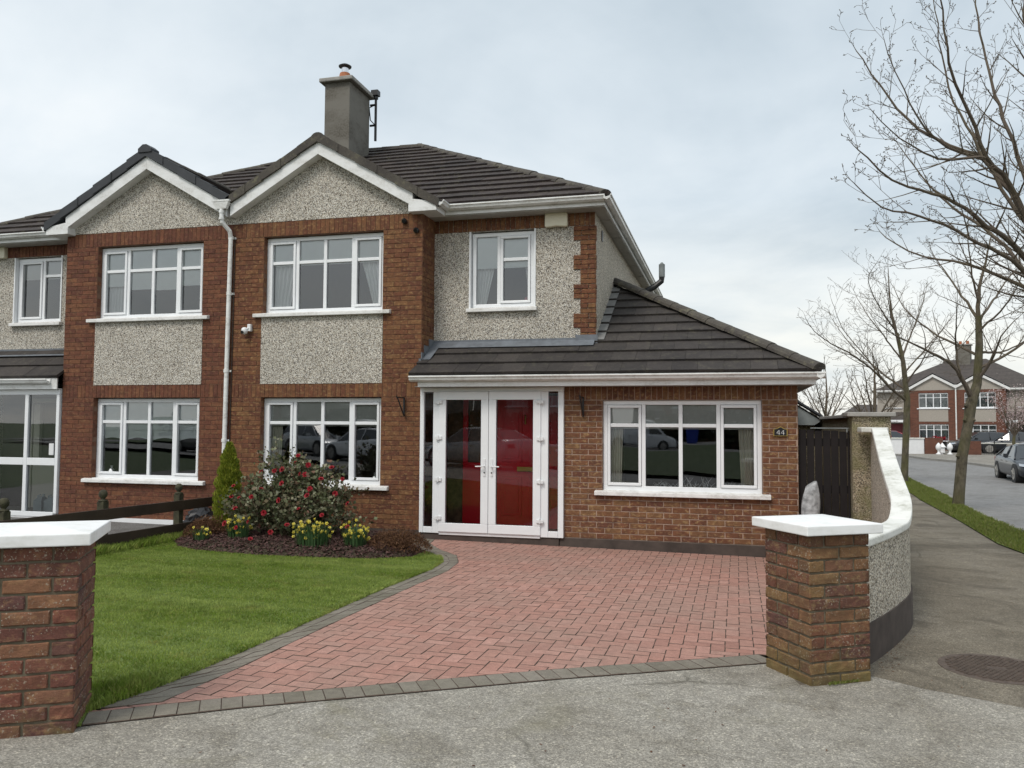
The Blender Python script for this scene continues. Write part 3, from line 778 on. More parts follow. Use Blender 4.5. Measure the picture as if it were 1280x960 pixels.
    if main:
        make_window(P, ox[0], ox[1], .665, 1.955, YF, transom=.29, blind=(.29,.29,.29,.29), blind_mat='blind_grey', sill_z=.665,
                    curtains=[(ox[0]+.05, ox[0]+.28, ox[0]+.05, ox[0]+.24)], curtain_mat='curtain_cream')
        make_window(P, ox[0], ox[1], 3.25, 4.43, YF, transom=.33, blind=(.33,.33,.33,.33), curtains=[(ox[0]+.06, ox[0]+.62, ox[0]+.05, ox[0]+.34), (ox[1]-.62, ox[1]-.05, ox[1]-.22, ox[1]-.04)])
        make_window(P, wx[0]+.02, wx[1]-.02, 3.30, 4.445, YR, transom=.36, uneven=[0,.42,1], casement=(1,), blind=(.44,.44),
                    curtains=[(wx[0]+.05, wx[0]+.52, wx[0]+.05, wx[0]+.20), (wx[1]-.28, wx[1]-.04, wx[1]-.12, wx[1]-.04)], sill_ext=.06, deep=.06, sill_z=3.30)
    else:
        make_window(P, ox[0], ox[1], .665, 1.955, YF, transom=.29, blind=(.36,.36,.36,.36), net=.46, sill_z=.665, lab=None)
        make_window(P, ox[0], ox[1], 3.25, 4.43, YF, transom=.33, blind=(.52,.58,.60,.55), curtains=[(ox[0]+.06, ox[0]+.40, ox[0]+.05, ox[0]+.36)])
        make_window(P, wx[0]+.02, wx[1]-.02, 3.30, 4.445, YR, transom=.28, uneven=[0,.58,1], casement=(0,), blind=(.28,.28), blind_mat='blind_grey', sill_ext=.06, deep=.06, sill_z=3.30)
    # rooms behind the glass
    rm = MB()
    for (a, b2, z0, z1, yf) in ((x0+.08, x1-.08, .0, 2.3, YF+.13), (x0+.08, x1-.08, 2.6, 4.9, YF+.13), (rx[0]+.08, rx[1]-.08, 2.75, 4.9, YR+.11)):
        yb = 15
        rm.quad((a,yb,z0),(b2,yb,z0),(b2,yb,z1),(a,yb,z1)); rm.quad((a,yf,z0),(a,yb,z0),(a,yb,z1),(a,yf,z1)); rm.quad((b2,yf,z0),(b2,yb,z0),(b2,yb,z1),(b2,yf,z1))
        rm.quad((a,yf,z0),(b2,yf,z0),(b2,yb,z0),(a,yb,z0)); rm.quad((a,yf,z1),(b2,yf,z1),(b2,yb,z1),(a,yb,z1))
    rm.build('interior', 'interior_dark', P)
half(True); half(False)

# ---- main house: lean-to roof, garage wall, porch
H = house
wm = MB(); gw = (-1.66, .425, .675, 1.915)
wall_cells(wm, -2.19, .86, -.3, 2.12, YF, [gw], .12); wm.quad((.86,YF,-.3),(.86,17,-.3),(.86,17,2.12),(.86,YF,2.12))
w = wm.build('wall', 'mortar_pale', H)
bmb = MB(); o = (-2.19, YF, 0); hb = [(gw[0]+2.19, gw[1]+2.19, .675, 1.915)]
brick_field(bmb, o, (1,0,0), (0,-1,0), 0, 3.05, .035, 1.915, hb, seed=90, v_base=.035, course=.0755, joint=.011)
brick_field(bmb, o, (1,0,0), (0,-1,0), 0, 3.05, 1.915, 2.10, (), seed=91, soldier=True, joint=.010)
brick_field(bmb, (.86, YF, 0), (0,1,0), (1,0,0), 0, 5.9, .035, 2.10, (), seed=92, v_base=.035, course=.0755, joint=.011)
for xx, nn in ((gw[0], (1,0,0)), (gw[1], (-1,0,0))):
    brick_field(bmb, (xx, YF, 0), (0,1,0), nn, 0, .085, .675, 1.915, (), seed=93, v_base=.035, proud=.001, course=.0755)
bmb.build('brickwork', 'brick_garage', w)
make_window(H, gw[0]+.005, gw[1]-.005, .685, 1.91, YF, transom=.275, blind=(.275,.275,.275,.275), blind_mat='blind_grey', sill_z=.685, deep=.05, sill_ext=.105,
            curtains=[(-1.60, -1.38, -1.60, -1.42), (.10, .36, .16, .37)], curtain_mat='curtain_cream')
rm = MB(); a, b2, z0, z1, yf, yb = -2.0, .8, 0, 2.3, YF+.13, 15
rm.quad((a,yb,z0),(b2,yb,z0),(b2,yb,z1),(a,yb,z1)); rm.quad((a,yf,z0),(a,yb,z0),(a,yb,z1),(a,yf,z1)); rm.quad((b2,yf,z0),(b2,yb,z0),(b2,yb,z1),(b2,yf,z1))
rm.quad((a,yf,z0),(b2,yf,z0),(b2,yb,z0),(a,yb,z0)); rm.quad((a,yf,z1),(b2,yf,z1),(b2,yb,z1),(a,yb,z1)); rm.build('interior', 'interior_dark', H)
pl = MB(); pl.box(-4.42, -2.25, YF-.045, YF+.1, -.3, .022); pl.box(-2.245, .885, YF-.025, YF, -.3, .034); pl.build('plinth', 'plinth_dark', H, bevel=.008)
# lean-to roof
E = MB(); sl = math.sqrt(1+KL*KL); ye = 10.715; ze = 2.262
U = Vector((1,0,0)); Wv = Vector((0,1,KL)).normalized(); x0 = -4.34
roof_plane(E, (x0, ye, ze), U, Wv, [(0,0),(1.12-x0,0),(-1.84-x0,(13.675-ye)*sl),(-1.84-x0,.885*sl),(0.03,.885*sl)], gauge=.328, width=.33, thick=.030, seed=5)
roof_plane(E, (1.12, ye, ze), (0,1,0), Vector((-1,0,KL)).normalized(), [(0,0),(6.4,0),(6.4,2.96*sl),(2.96,2.96*sl)], gauge=.328, width=.33, seed=6)
roof = E.build('porch_roof', 'tile_low', H)
rd = MB(); ridge_line(rd, (1.09, ye+.03, ze+.06), (-1.84, 13.675, ze+KL*2.96+.09), rad=.11, step=.40); rd.build('hip_ridge', 'ridge_mossy', roof)
fl = MB()
fl.box(-4.30, -1.84, YR-.022, YR-.001, 2.74, 2.83)
def onroof(y): return ze+KL*(y-ye)
fl.add([(-4.29, 11.43, onroof(11.43)+.040),(-1.84, 11.43, onroof(11.43)+.040),(-1.84, YR-.012, 2.81),(-4.29, YR-.012, 2.81)], [(0,1,2,3)])
fl.box(-2.12, -1.80, YR-.034, YR-.023, 2.72, 2.87)
for k in range(3):     # stepped up the brick return
    y0 = 10.98+k*.2; fl.box(-4.302, -4.284, y0 if k else 11.085, min(y0+.22, 11.59), onroof(y0)-.02, onroof(y0)+.20)
fl.add([(-4.30, 11.08, onroof(11.08)+.04),(-4.16, 11.08, onroof(11.08)+.04),(-4.16, 11.55, onroof(11.55)+.04),(-4.30, 11.55, onroof(11.55)+.04)], [(0,1,2,3)])
fl.box(-4.325, -4.29, 11.06, 11.09, 2.38, 2.52)
fl.build('flashing', 'lead', roof)
sf = MB()
y = 11.6; k = 0; g = .328/sl
y = ye+3*g
while y < 13.5:
    yn = min(y+g-.012, 13.6); w_ = .135
    sf.add([(-1.845, y, onroof(y)+.052),(-1.845+w_, y, onroof(y)+.052),(-1.845+w_, yn, onroof(yn)+.030),(-1.845, yn, onroof(yn)+.030)], [(0,1,2,3)])
    y += g
sf.build('soaker', 'lead_pale', roof)
f = MB(); f.box(-4.235, 1.06, 10.80, 10.822, 2.098, 2.24); f.box(1.038, 1.06, 10.823, 17, 2.098, 2.24); f.build('fascia', 'fascia_white', H)
MB().box(-4.29, 1.037, 10.823, YF+.02, 2.098, 2.106).box(.862, 1.037, YF+.021, 17, 2.098, 2.106).build('soffit', 'soffit_beige', H)
g_ = MB(); g_.extrude(gutter_profile(10.799, 2.250), 'x', -4.335, 1.165); g_.extrude([(1.061-(p[0]-10.799), p[1]) for p in gutter_profile(10.799, 2.250)], 'y', 10.69, 17)
g_.build('gutter', 'gutter_white', H, bevel=.002, seg=1)

# porch screen
YP = 11.035
fr = MB(); zb, zt = .03, 2.095
fr.box(-4.285, -2.185, YP, YP+.07, 2.035, zt); fr.box(-4.285, -4.225, YP, YP+.07, zb, 2.034); fr.box(-4.085, -3.985, YP, YP+.07, zb, 2.034)
fr.box(-2.51, -2.40, YP, YP+.07, zb, 2.034); fr.box(-2.262, -2.185, YP, YP+.07, zb, 2.034); fr.box(-4.224, -4.086, YP+.001, YP+.069, zb, .115); fr.box(-2.399, -2.263, YP+.001, YP+.069, zb, .115)
fr.box(-3.984, -2.511, YP+.001, YP+.08, zb-.02, .052)
PF = fr.build('porch_frame', 'upvc', H, bevel=.006)
MB().quad((-4.23,YP+.035,.11),(-4.08,YP+.035,.11),(-4.08,YP+.035,2.04),(-4.23,YP+.035,2.04)).build('pane', 'glass', PF); MB().quad((-2.405,YP+.035,.11),(-2.26,YP+.035,.11),(-2.26,YP+.035,2.04),(-2.405,YP+.035,2.04)).build('pane', 'glass', PF)
for i, (a, b) in enumerate(((-3.992, -3.255), (-3.249, -2.503))):
    s = .108; d = MB(); z0, z1 = .055, 2.035
    d.box(a, b, YP-.022, YP+.05, z1-.115, z1); d.box(a, b, YP-.022, YP+.05, z0, z0+.125); d.box(a, a+s, YP-.022, YP+.05, z0+.125, z1-.115); d.box(b-s, b, YP-.022, YP+.05, z0+.125, z1-.115)
    D = d.build('porch_door', 'upvc', H, bevel=.006)
    MB().quad((a+s-.005,YP+.0,z0+.12),(b-s+.005,YP+.0,z0+.12),(b-s+.005,YP+.0,z1-.11),(a+s-.005,YP+.0,z1-.11)).build('pane', 'glass_door', D)
    hx = b-.05 if i == 0 else a+.05; sgn = -1 if i == 0 else 1
    MB().box(hx-.016, hx+.016, YP-.032, YP-.0225, .85, 1.09).tube([(hx,YP-.03,.99),(hx,YP-.075,.99),(hx+sgn*.12,YP-.075,.985)], .009, 8).build('handle', 'white_plastic', D, bevel=.003)
    MB().tube([(hx,YP-.028,.90),(hx,YP-.036,.90)], .011, 10).build('keyhole', 'black_iron', D)
    for hz in (1.89, 1.38, .79, .25):
        xx = a+.004 if i == 0 else b-.004
        MB().box(xx-.048, xx+.048, YP-.043, YP-.0225, hz-.024, hz+.024).tube([(xx,YP-.043,hz-.035),(xx,YP-.043,hz+.035)], .011, 8).build('hinge', 'white_plastic', D, bevel=.004)
# porch inside with the red front door
YD = 12.25
MB().quad((-4.29,YP+.08,-.02),(-2.19,YP+.08,-.02),(-2.19,YD+.1,-.02),(-4.29,YD+.1,-.02)).build('porch_floor', 'drive_grey', H)
ins = MB(); ins.quad((-4.288,YP+.08,-.02),(-4.288,YD,-.02),(-4.288,YD,2.3),(-4.288,YP+.08,2.3)); ins.quad((-4.288,YD+.03,-.02),(-2.19,YD+.03,-.02),(-2.19,YD+.03,2.3),(-4.288,YD+.03,2.3)); ins.quad((-2.192,YP+.08,-.02),(-2.192,YD,-.02),(-2.192,YD,2.3),(-2.192,YP+.08,2.3))
ins.build('porch_wall', 'interior_brick', H)
MB().quad((-4.29,YP+.08,2.13),(-2.19,YP+.08,2.13),(-2.19,YD+.1,2.13),(-4.29,YD+.1,2.13)).build('porch_ceiling', 'interior_wall', H)
d = MB(); d.box(-3.50, -2.50, YD-.05, YD, .0, 2.02); d.box(-4.02, -3.505, YD-.04, YD, .0, .98); d.box(-4.02, -3.505, YD-.04, YD, 1.95, 2.02); d.box(-4.02, -3.94, YD-.04, YD, .981, 1.949); d.box(-3.56, -3.505, YD-.04, YD, .981, 1.949)
for (a, b, c, e) in ((-3.38,-3.06,.18,.78),(-2.94,-2.62,.18,.78),(-3.38,-3.06,1.0,1.82),(-2.94,-2.62,1.0,1.82)):
    d.box(a, b, YD-.068, YD-.051, c, e); d.box(a+.05, b-.05, YD-.08, YD-.069, c+.05, e-.05)
FD = d.build('front_door', 'red_door', H, bevel=.006)
MB().box(-3.13, -2.87, YD-.092, YD-.081, .86, .93).build('letterbox', 'brass', FD, bevel=.003)
MB().tube([(-3.0,YD-.082,1.72),(-3.0,YD-.10,1.70),(-3.0,YD-.10,1.58)], .012, 8).build('knocker', 'brass', FD)

# chimney, shared stack standing on the ridge
c = MB(); c.box(-7.68, -7.14, 14.4, 15.32, 6.3, 8.30)
CH = c.build('chimney', 'cement_chimney', H, bevel=.01)
MB().box(-7.77, -7.05, 14.31, 15.41, 8.301, 8.385).build('chimney_cap', 'stone_grey', CH, bevel=.02)
MB().lathe([(.13,8.38),(.125,8.45),(.105,8.54),(.10,8.56)], -7.36, 14.62, 16).build('chimney_pot', 'terracotta', CH, smooth=False)
MB().lathe([(.07,8.56),(.07,8.68)], -7.36, 14.62, 14).build('flue_liner', 'chrome', CH)
MB().lathe([(.05,8.66),(.125,8.69),(.13,8.71),(.07,8.745),(.02,8.75)], -7.36, 14.62, 16).build('cowl', 'black_iron', CH)
MB().lathe([(.10,8.38),(.085,8.44),(.08,8.46)], -7.3, 15.1, 14).tube([(-7.38,15.1,8.44),(-7.32,15.1,8.55),(-7.22,15.1,8.44)], .012, 6).build('chimney_pot', 'cement_chimney', CH)
MB().tube([(-7.02,15.36,7.42),(-7.02,15.36,8.33)], .028, 8).tube([(-7.02,15.36,8.30),(-7.02,15.36,8.46)], .05, 8).box(-7.10,-6.95,15.28,15.42,8.36,8.47).tube([(-7.06,15.32,8.15),(-7.14,15.30,8.1),(-7.12,15.32,7.85),(-7.03,15.35,7.75)], .012, 6).box(-7.14,-6.99,15.33,15.35,8.15,8.19).box(-7.14,-6.99,15.33,15.35,7.72,7.76).build('aerial_mast', 'black_iron', CH)
# rainwater hopper and downpipe on the party line
hp = MB()
def frus(mb, x0,x1,y0,y1,z0, X0,X1,Y0,Y1,z1):
    mb.add([(x0,y0,z0),(x1,y0,z0),(x1,y1,z0),(x0,y1,z0),(X0,Y0,z1),(X1,Y0,z1),(X1,Y1,z1),(X0,Y1,z1)], [(0,3,2,1),(4,5,6,7),(0,1,5,4),(1,2,6,5),(2,3,7,6),(3,0,4,7)])
hp.box(-7.675, -7.375, 10.84, 10.93, 4.975, 5.00); frus(hp, -7.61,-7.44,10.86,10.92,4.865, -7.665,-7.385,10.845,10.925,4.974)
DP = hp.tube([(-7.525,10.89,4.88),(-7.525,10.89,4.74),(-7.52,10.90,4.66),(-7.45,11.0,4.54),(-7.455,11.04,4.44),(-7.475,11.045,3.0),(-7.50,11.045,.0)], .034, 12).build('downpipe', 'gutter_white', H, smooth=False)
cl = MB()
for z, x in ((4.42,-7.456),(3.55,-7.466),(2.35,-7.484),(1.28,-7.494),(.35,-7.499)): cl.lathe([(.041,z),(.041,z+.05)], x, 11.045, 12).box(x-.065,x+.065,11.075,11.095,z+.01,z+.04)
cl.tube([(-7.525,10.89,4.80),(-7.525,10.89,4.84)], .042, 12).tube([(-7.525,10.89,4.70),(-7.525,10.89,4.73)], .042, 12)
cl.build('pipe_bracket', 'gutter_white', DP)
MB().tube([(-7.405,11.075,4.5),(-7.41,11.08,3.0),(-7.43,11.08,.2)], .006, 6).build('cable', 'black_iron', H)
# gas flue through the far eaves
MB().tube([(-1.86,16.6,4.16),(-1.44,16.75,4.40),(-1.30,16.78,4.52),(-1.29,16.78,4.62)], .06, 10).build('flue_pipe', 'black_iron', H)
MB().tube([(-1.29,16.78,4.60),(-1.29,16.78,4.86)], .062, 12).tube([(-1.29,16.78,4.86),(-1.29,16.78,4.90)], [.05,.02], 12).build('flue_pipe', 'corrugated', H)

# ---- neighbour's glazed porch and lean-to
Np = neigh
E = MB(); x1 = -10.56; yn = 10.96
roof_plane(E, (x1, yn, 2.30), (-1,0,0), Vector((0,1,.78)).normalized(), [(0,0),(3.2,0),(3.2,.64*1.268),(0,.64*1.268)], gauge=.328, width=.33, seed=15)
nr = E.build('porch_roof', 'tile_low', Np)
MB().box(-13.2,-10.58,YR-.022,YR-.001,2.74,2.84).add([(-13.2,11.40,2.70),(-10.60,11.40,2.70),(-10.60,YR-.012,2.80),(-13.2,YR-.012,2.80)],[(0,1,2,3)]).build('flashing','lead',nr)
f = MB(); f.box(-13.2,-10.585,10.98,11.00,2.11,2.29); f.box(-13.2,-10.585,11.001,YF+.02,2.11,2.12); f.build('fascia','fascia_white',Np)
MB().extrude(gutter_profile(10.979,2.275),'x',-13.2,-10.70).build('gutter','gutter_white',Np,bevel=.002,seg=1)
YN = 11.06; fr = MB()
fr.box(-13.2,-10.60,YN,YN+.07,2.02,2.109); fr.box(-10.66,-10.60,YN,YN+.07,.08,2.019); fr.box(-13.2,-10.661,YN,YN+.07,.02,.10)
fr.box(-11.29,-11.22,YN,YN+.07,.101,2.019); fr.box(-13.2,-11.291,YN+.001,YN+.069,.86,.98); fr.box(-11.219,-10.661,YN+.001,YN+.069,.86,.98); fr.box(-12.35,-12.25,YN-.001,YN+.071,.101,2.019)
NF = fr.build('porch_frame','upvc',Np,bevel=.006)
MB().quad((-13.2,YN+.035,.1),(-10.62,YN+.035,.1),(-10.62,YN+.035,2.03),(-13.2,YN+.035,2.03)).build('pane','glass',NF)
MB().box(-12.1,-11.82,YN-.04,YN-.001,.90,.94).build('letterbox','white_plastic',NF,bevel=.004)
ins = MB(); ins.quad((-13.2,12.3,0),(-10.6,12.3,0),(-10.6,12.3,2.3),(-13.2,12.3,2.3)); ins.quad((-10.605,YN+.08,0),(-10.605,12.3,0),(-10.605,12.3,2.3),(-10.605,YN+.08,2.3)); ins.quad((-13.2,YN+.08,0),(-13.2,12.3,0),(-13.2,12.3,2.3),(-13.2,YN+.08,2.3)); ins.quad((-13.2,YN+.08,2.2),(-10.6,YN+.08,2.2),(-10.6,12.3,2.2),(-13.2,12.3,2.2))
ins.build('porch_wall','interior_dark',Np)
MB().quad((-13.2,YN+.08,.02),(-10.6,YN+.08,.02),(-10.6,12.35,.02),(-13.2,12.35,.02)).build('porch_floor','interior_wall',Np)
d = MB(); d.box(-12.35,-12.27,12.2,12.29,.02,2.0); d.box(-11.42,-11.34,12.2,12.29,.02,2.0); d.box(-12.269,-11.421,12.2,12.29,1.92,2.0); d.box(-12.25,-11.44,12.21,12.28,.02,.8); d.box(-11.6,-11.44,12.21,12.28,.801,1.9); d.box(-12.25,-12.12,12.21,12.28,.801,1.9)
d.build('front_door','curtain_cream',Np,bevel=.005)
MB().box(-10.76,-10.67,YN-.02,YN-.001,1.03,1.22).build('doorbell','white_plastic',Np,bevel=.006)

for t in WORLD:
    for ch in [o for o in COL.objects if o.parent == t]: ch.matrix_parent_inverse = Matrix.Translation(-Vector(t.location))
# ------------------------------------------------------------------ ground
A31 = R(31.0); DF = Vector((math.cos(A31), math.sin(A31), 0)); DN = Vector((-math.sin(A31), math.cos(A31), 0))   # along the street front, and into the garden
def st(name, mb, mat, **k): o = mb.build(name, mat, **k); o['kind'] = 'structure'; return o
TL = (-3.16, 3.50)                                     # where the lawn, pillar and edging meet
front = [(-3.36,3.40),(-3.165,3.53),(-2.578,4.003),(-1.853,4.504),(-1.03,5.08),(-.166,5.625),(.30,5.93)]      # outer edge of the front edging
fback = []
for i_ in range(len(front)):
    a_ = Vector(front[max(i_-1,0)]); b_ = Vector(front[min(i_+1,len(front)-1)]); d_ = (b_-a_).normalized(); fback.append((front[i_][0]-d_.y*.2, front[i_][1]+d_.x*.2))
lawn_edge = [(-3.31,3.73),(-3.235,4.3),(-3.23,5.0),(-3.245,6.2),(-3.25,7.5),(-3.21,8.6),(-3.27,9.15),(-3.45,9.55),(-3.78,9.90)]
inner = [(-3.03,3.95),(-3.01,4.7),(-3.02,5.75),(-3.02,7.3),(-2.99,8.6),(-3.07,9.2),(-3.27,9.72),(-3.62,10.10),(-3.95,10.6),(-4.05,11.08)]
# terrain well below everything, to the horizon
S = 900
t = MB()
for (xa, xb) in ((-S,-10),(-10,3),(3,S)):
    for (ya, yb) in ((-S,0),(0,12),(12,25),(25,38),(38,56),(56,S)):
        t.quad(*[(x,y,gz(x,y)-.30) for x,y in ((xa,ya),(xb,ya),(xb,yb),(xa,yb))])
st('ground', t, 'terrain')
# roads
road = [(-60,-34.2),(-13.6,-6.3),(-1.65,.88),(3.5,3.97),(4.4,4.5),(4.98,6.0),(5.05,12.5),(5.1,16.6),(5.52,20.5),(6.38,26.9),(6.8,33),(7.57,40.8),(7.9,50),(7.0,58),(2,62),(-14,63),(-14,68),(4,66),(8.9,59.6),(10.0,57.17),(10.43,54.93),(11.06,51.6),(12.01,49.5),(12.48,46.9),(12.7,45.7),(12.8,41.3),(13.0,36),(12.9,28),(12.6,20),(12.7,12),(12,4.2),(7,1.6),(-1.5,-3.5),(-60,-38.6)]
st('road', drape(road, -.10), 'road')
# light concrete footway along the street
conc = [(-14,-3.0)]+[(-3.165-.25,3.36)]+front+[(.42,5.45),(.89,5.81),(1.14,5.63),(1.64,5.41),(3.0,4.72),(4.4,4.5),(3.5,3.97),(-1.65,.88),(-13.6,-6.3)]
st('footway', drape(conc, 0., .14), 'concrete')
path = [(.42,5.45),(.30,5.93),(.40,6.10),(1.0,6.3),(1.1,7.1),(1.35,8.4),(1.5,10.9),(1.5,30),(2.2,56),(6.0,57),(7.0,50),(6.4,40),(5.9,34.28),(5.3,26.53),(4.43,18.08),(3.95,14.04),(3.94,12.83),(4.0,10),(4.1,7),(4.38,4.52),(3.0,4.72),(1.64,5.41),(1.14,5.63),(.89,5.81)]
st('path', drape(path, 0.), 'path_asphalt')
verge = [(4.02,10),(3.95,12.83),(3.96,14.04),(4.44,18.08),(5.31,26.53),(5.91,34.28),(6.4,40),(6.9,49),(7.4,49),(7.43,40.8),(6.66,33),(6.24,26.9),(5.38,20.5),(4.96,16.6),(4.91,12.5),(4.93,8)]
st('verge', drape(verge, .012), 'lawn_soil')
kb = MB(); kl = [(-13.6,-6.3),(-1.65,.88),(3.5,3.97),(4.4,4.5),(4.98,6.0),(5.05,12.5),(5.1,16.6),(5.52,20.5),(6.38,26.9),(6.8,33),(7.57,40.8),(7.9,50),(7.0,58)]
def strip(line, w, z0, z1, mb, side=-1, seg=None):
    pts = [Vector((x,y,0)) for x,y in line]; off = []
    for i, p in enumerate(pts):
        d = (pts[min(i+1,len(pts)-1)]-pts[max(0,i-1)]).normalized(); nn = Vector((-d.y,d.x,0))*side; off.append(p-nn*w)
    for i in range(len(pts)-1):
        if seg:
            L = (pts[i+1]-pts[i]).length; k = max(1, round(L/seg)); 
        else: k = 1
        for j in range(k):
            a, b = (j+(.004 if seg else 0))/k, (j+1-(.004 if seg else 0))/k
            P = [pts[i].lerp(pts[i+1],a), pts[i].lerp(pts[i+1],b), off[i].lerp(off[i+1],b), off[i].lerp(off[i+1],a)]
            vs = [(q.x,q.y,gz(q.x,q.y)+z0) for q in P]+[(q.x,q.y,gz(q.x,q.y)+z1) for q in P]
            ar = area([(q.x,q.y) for q in P]); f = [(0,3,2,1),(4,5,6,7),(0,1,5,4),(1,2,6,5),(2,3,7,6),(3,0,4,7)]
            if ar < 0: f = [x[::-1] for x in f]
            mb.add(vs, f)
    return mb
strip(kl, .14, -.2, .010, kb, seg=.9)
st('kerb', kb, 'kerb', bevel=.012)
_fp = [(9.5,80),(9.6,95),(30,95),(30,4),(14.5,4),(12.7,12),(12.6,20),(12.9,28),(13.2,36),(13.5,43),(13.9,50),(14.0,54),(13.2,58),(11.9,60.2),(10.6,61.5),(9.4,62)]
st('far_pavement', drape([(4,66.1),(4,95),(40,95),(40,4),(14.5,4),(12.75,12),(12.65,20),(12.95,28),(13.05,36),(12.85,41.3),(12.75,45.7),(12.53,46.9),(12.05,49.55),(11.1,51.7),(10.48,54.97),(10.05,57.2),(8.95,59.7)], .0, .12), 'far_pavement')
kb = MB(); strip([(12.7,12),(12.6,20),(12.9,28),(13.0,36),(12.8,41.3),(12.7,45.7),(12.48,46.9),(12.01,49.5),(11.06,51.6),(10.43,54.93),(10.0,57.17),(8.9,59.6),(4,66)], .14, -.2, .012, kb, side=1, seg=2); st('far_kerb', kb, 'kerb')
dip = [(12.9,43.0),(14.6,43.8),(14.6,45.6),(12.9,45.4)]
st('crossing', drape(dip, .008), 'path_asphalt')
# garden side
lawn_poly = [TL]+lawn_edge+[(-4.2,10.2),(-4.4,11.07),(-7.36,11.07),(-7.36,1.2),(-3.55,3.35)]
st('lawn', drape(lawn_poly, .012), 'lawn_soil')
st('neighbour_drive', drape([(-7.37,1.15),(-7.37,11.06),(-16,11.06),(-16,-3.9)], .002), 'drive_grey')
st('side_passage', drape([(.88,11.0),(1.5,10.95),(1.5,30),(.88,30)], .003), 'drive_grey')
st('garden_soil', drape([(-30,11.09),(-30,60),(1.5,60),(1.5,30),(.87,30),(.87,11.09)], -.02), 'soil')

# ---- herringbone driveway
drive = fback+[(.40,6.10),(.85,6.30),(1.05,7.1),(1.28,8.4),(1.40,10.94),(.87,10.95),(.86,11.065),(-4.05,11.065)]+inner[::-1]
st('driveway_bed', drape(drive, -.010), 'soil')
hb = MB(); r_ = random.Random(3); w = .1; ang = R(-.6); jb = MB()
ca, sa = math.cos(ang), math.sin(ang)
def rot(p): return (p[0]*ca-p[1]*sa, p[0]*sa+p[1]*ca)
def block(mb, c, zt, ch=.004, h=.02, r_=r_):
    if len(c) < 3 or abs(area(c)) < .0006: return
    if area(c) < 0: c = c[::-1]
    n = len(c); mx = sum(p[0] for p in c)/n; my = sum(p[1] for p in c)/n
    def sh(s): 
        o = []
        for p in c:
            d = math.hypot(p[0]-mx, p[1]-my); k = max(0, 1-s/max(d, 1e-3)*1.25); o.append((mx+(p[0]-mx)*k, my+(p[1]-my)*k))
        return o
    tx, ty, dz = r_.uniform(-.012,.012), r_.uniform(-.012,.012), r_.uniform(-.0015,.0015)
    Z = lambda p: gz(p[0],p[1])+zt+dz+(p[0]-mx)*tx+(p[1]-my)*ty
    b0, b2 = sh(.0005), sh(.0052)
    jb.add([(p[0],p[1],gz(p[0],p[1])+zt-.0035) for p in b0]+[(p[0],p[1],Z(p)) for p in b2], [(i,(i+1)%n,(i+1)%n+n,i+n) for i in range(n)])
    mb.add([(p[0],p[1],Z(p)+.0001) for p in b2], [tuple(range(n))])
for m in range(-30, 31):
    for k in range(-20, 130):
        for kind in (0, 1):
            if kind == 0: q = [(k,k),(k+2,k),(k+2,k+1),(k,k+1)]
            else: q = [(k,k+1),(k+1,k+1),(k+1,k+3),(k,k+3)]
            q = [((x+4*m)*w-1, (y)*w+2) for x, y in q]
            q = [rot((x, y)) for x, y in q]
            cx, cy = q[0]
            if cx < -4.6 or cx > 1.8 or cy < 3.2 or cy > 11.4: continue
            c = clip_convex(drive, q)
            block(hb, c, .006)
st('driveway', hb, 'paver_red')
eb = MB()
def along(la, lb, n0, n1, mb, zt=.008):
    """blocks filling the strip between two lines, n0 rows across, pieces about n1 long"""
    A = [Vector((*p,0)) for p in la]; B = [Vector((*p,0)) for p in lb]
    def resamp(P, n):
        L = [0]
        for a, b in zip(P, P[1:]): L.append(L[-1]+(b-a).length)
        out = []
        for i in range(n+1):
            s = L[-1]*i/n; j = max(0, min(len(P)-2, sum(1 for l in L if l <= s)-1)); t = (s-L[j])/max(1e-6, L[j+1]-L[j]); out.append(P[j].lerp(P[j+1], t))
        return out, L[-1]
    _, L = resamp(A, 1); n = max(1, round(L/n1)); a, _ = resamp(A, n*2); b, _ = resamp(B, n*2)
    for rrow in range(n0):
        t0, t1 = rrow/n0, (rrow+1)/n0
        s = 0
        for i in range(0 if rrow % 2 == 0 else -1, 2*n, 2):
            i0, i1 = max(i, 0), min(i+2, 2*n)
            q = [a[i0].lerp(b[i0],t0), a[i1].lerp(b[i1],t0), a[i1].lerp(b[i1],t1), a[i0].lerp(b[i0],t1)]
            block(mb, [(p.x,p.y) for p in q], zt)
along(front, fback, 1, .112, eb)
along(lawn_edge[1:]+[(-4.25,10.6),(-4.35,11.05)], inner[1:], 2, .205, eb)
along([(-3.31,3.73),(-3.235,4.3)], [(-3.03,3.95),(-3.01,4.7)], 2, .2, eb)
st('driveway_edging', eb, 'paver_grey')
st('edging_bed', drape(front+fback[::-1], -.012), 'soil'); st('paving_joints', jb, 'joint_dirt')

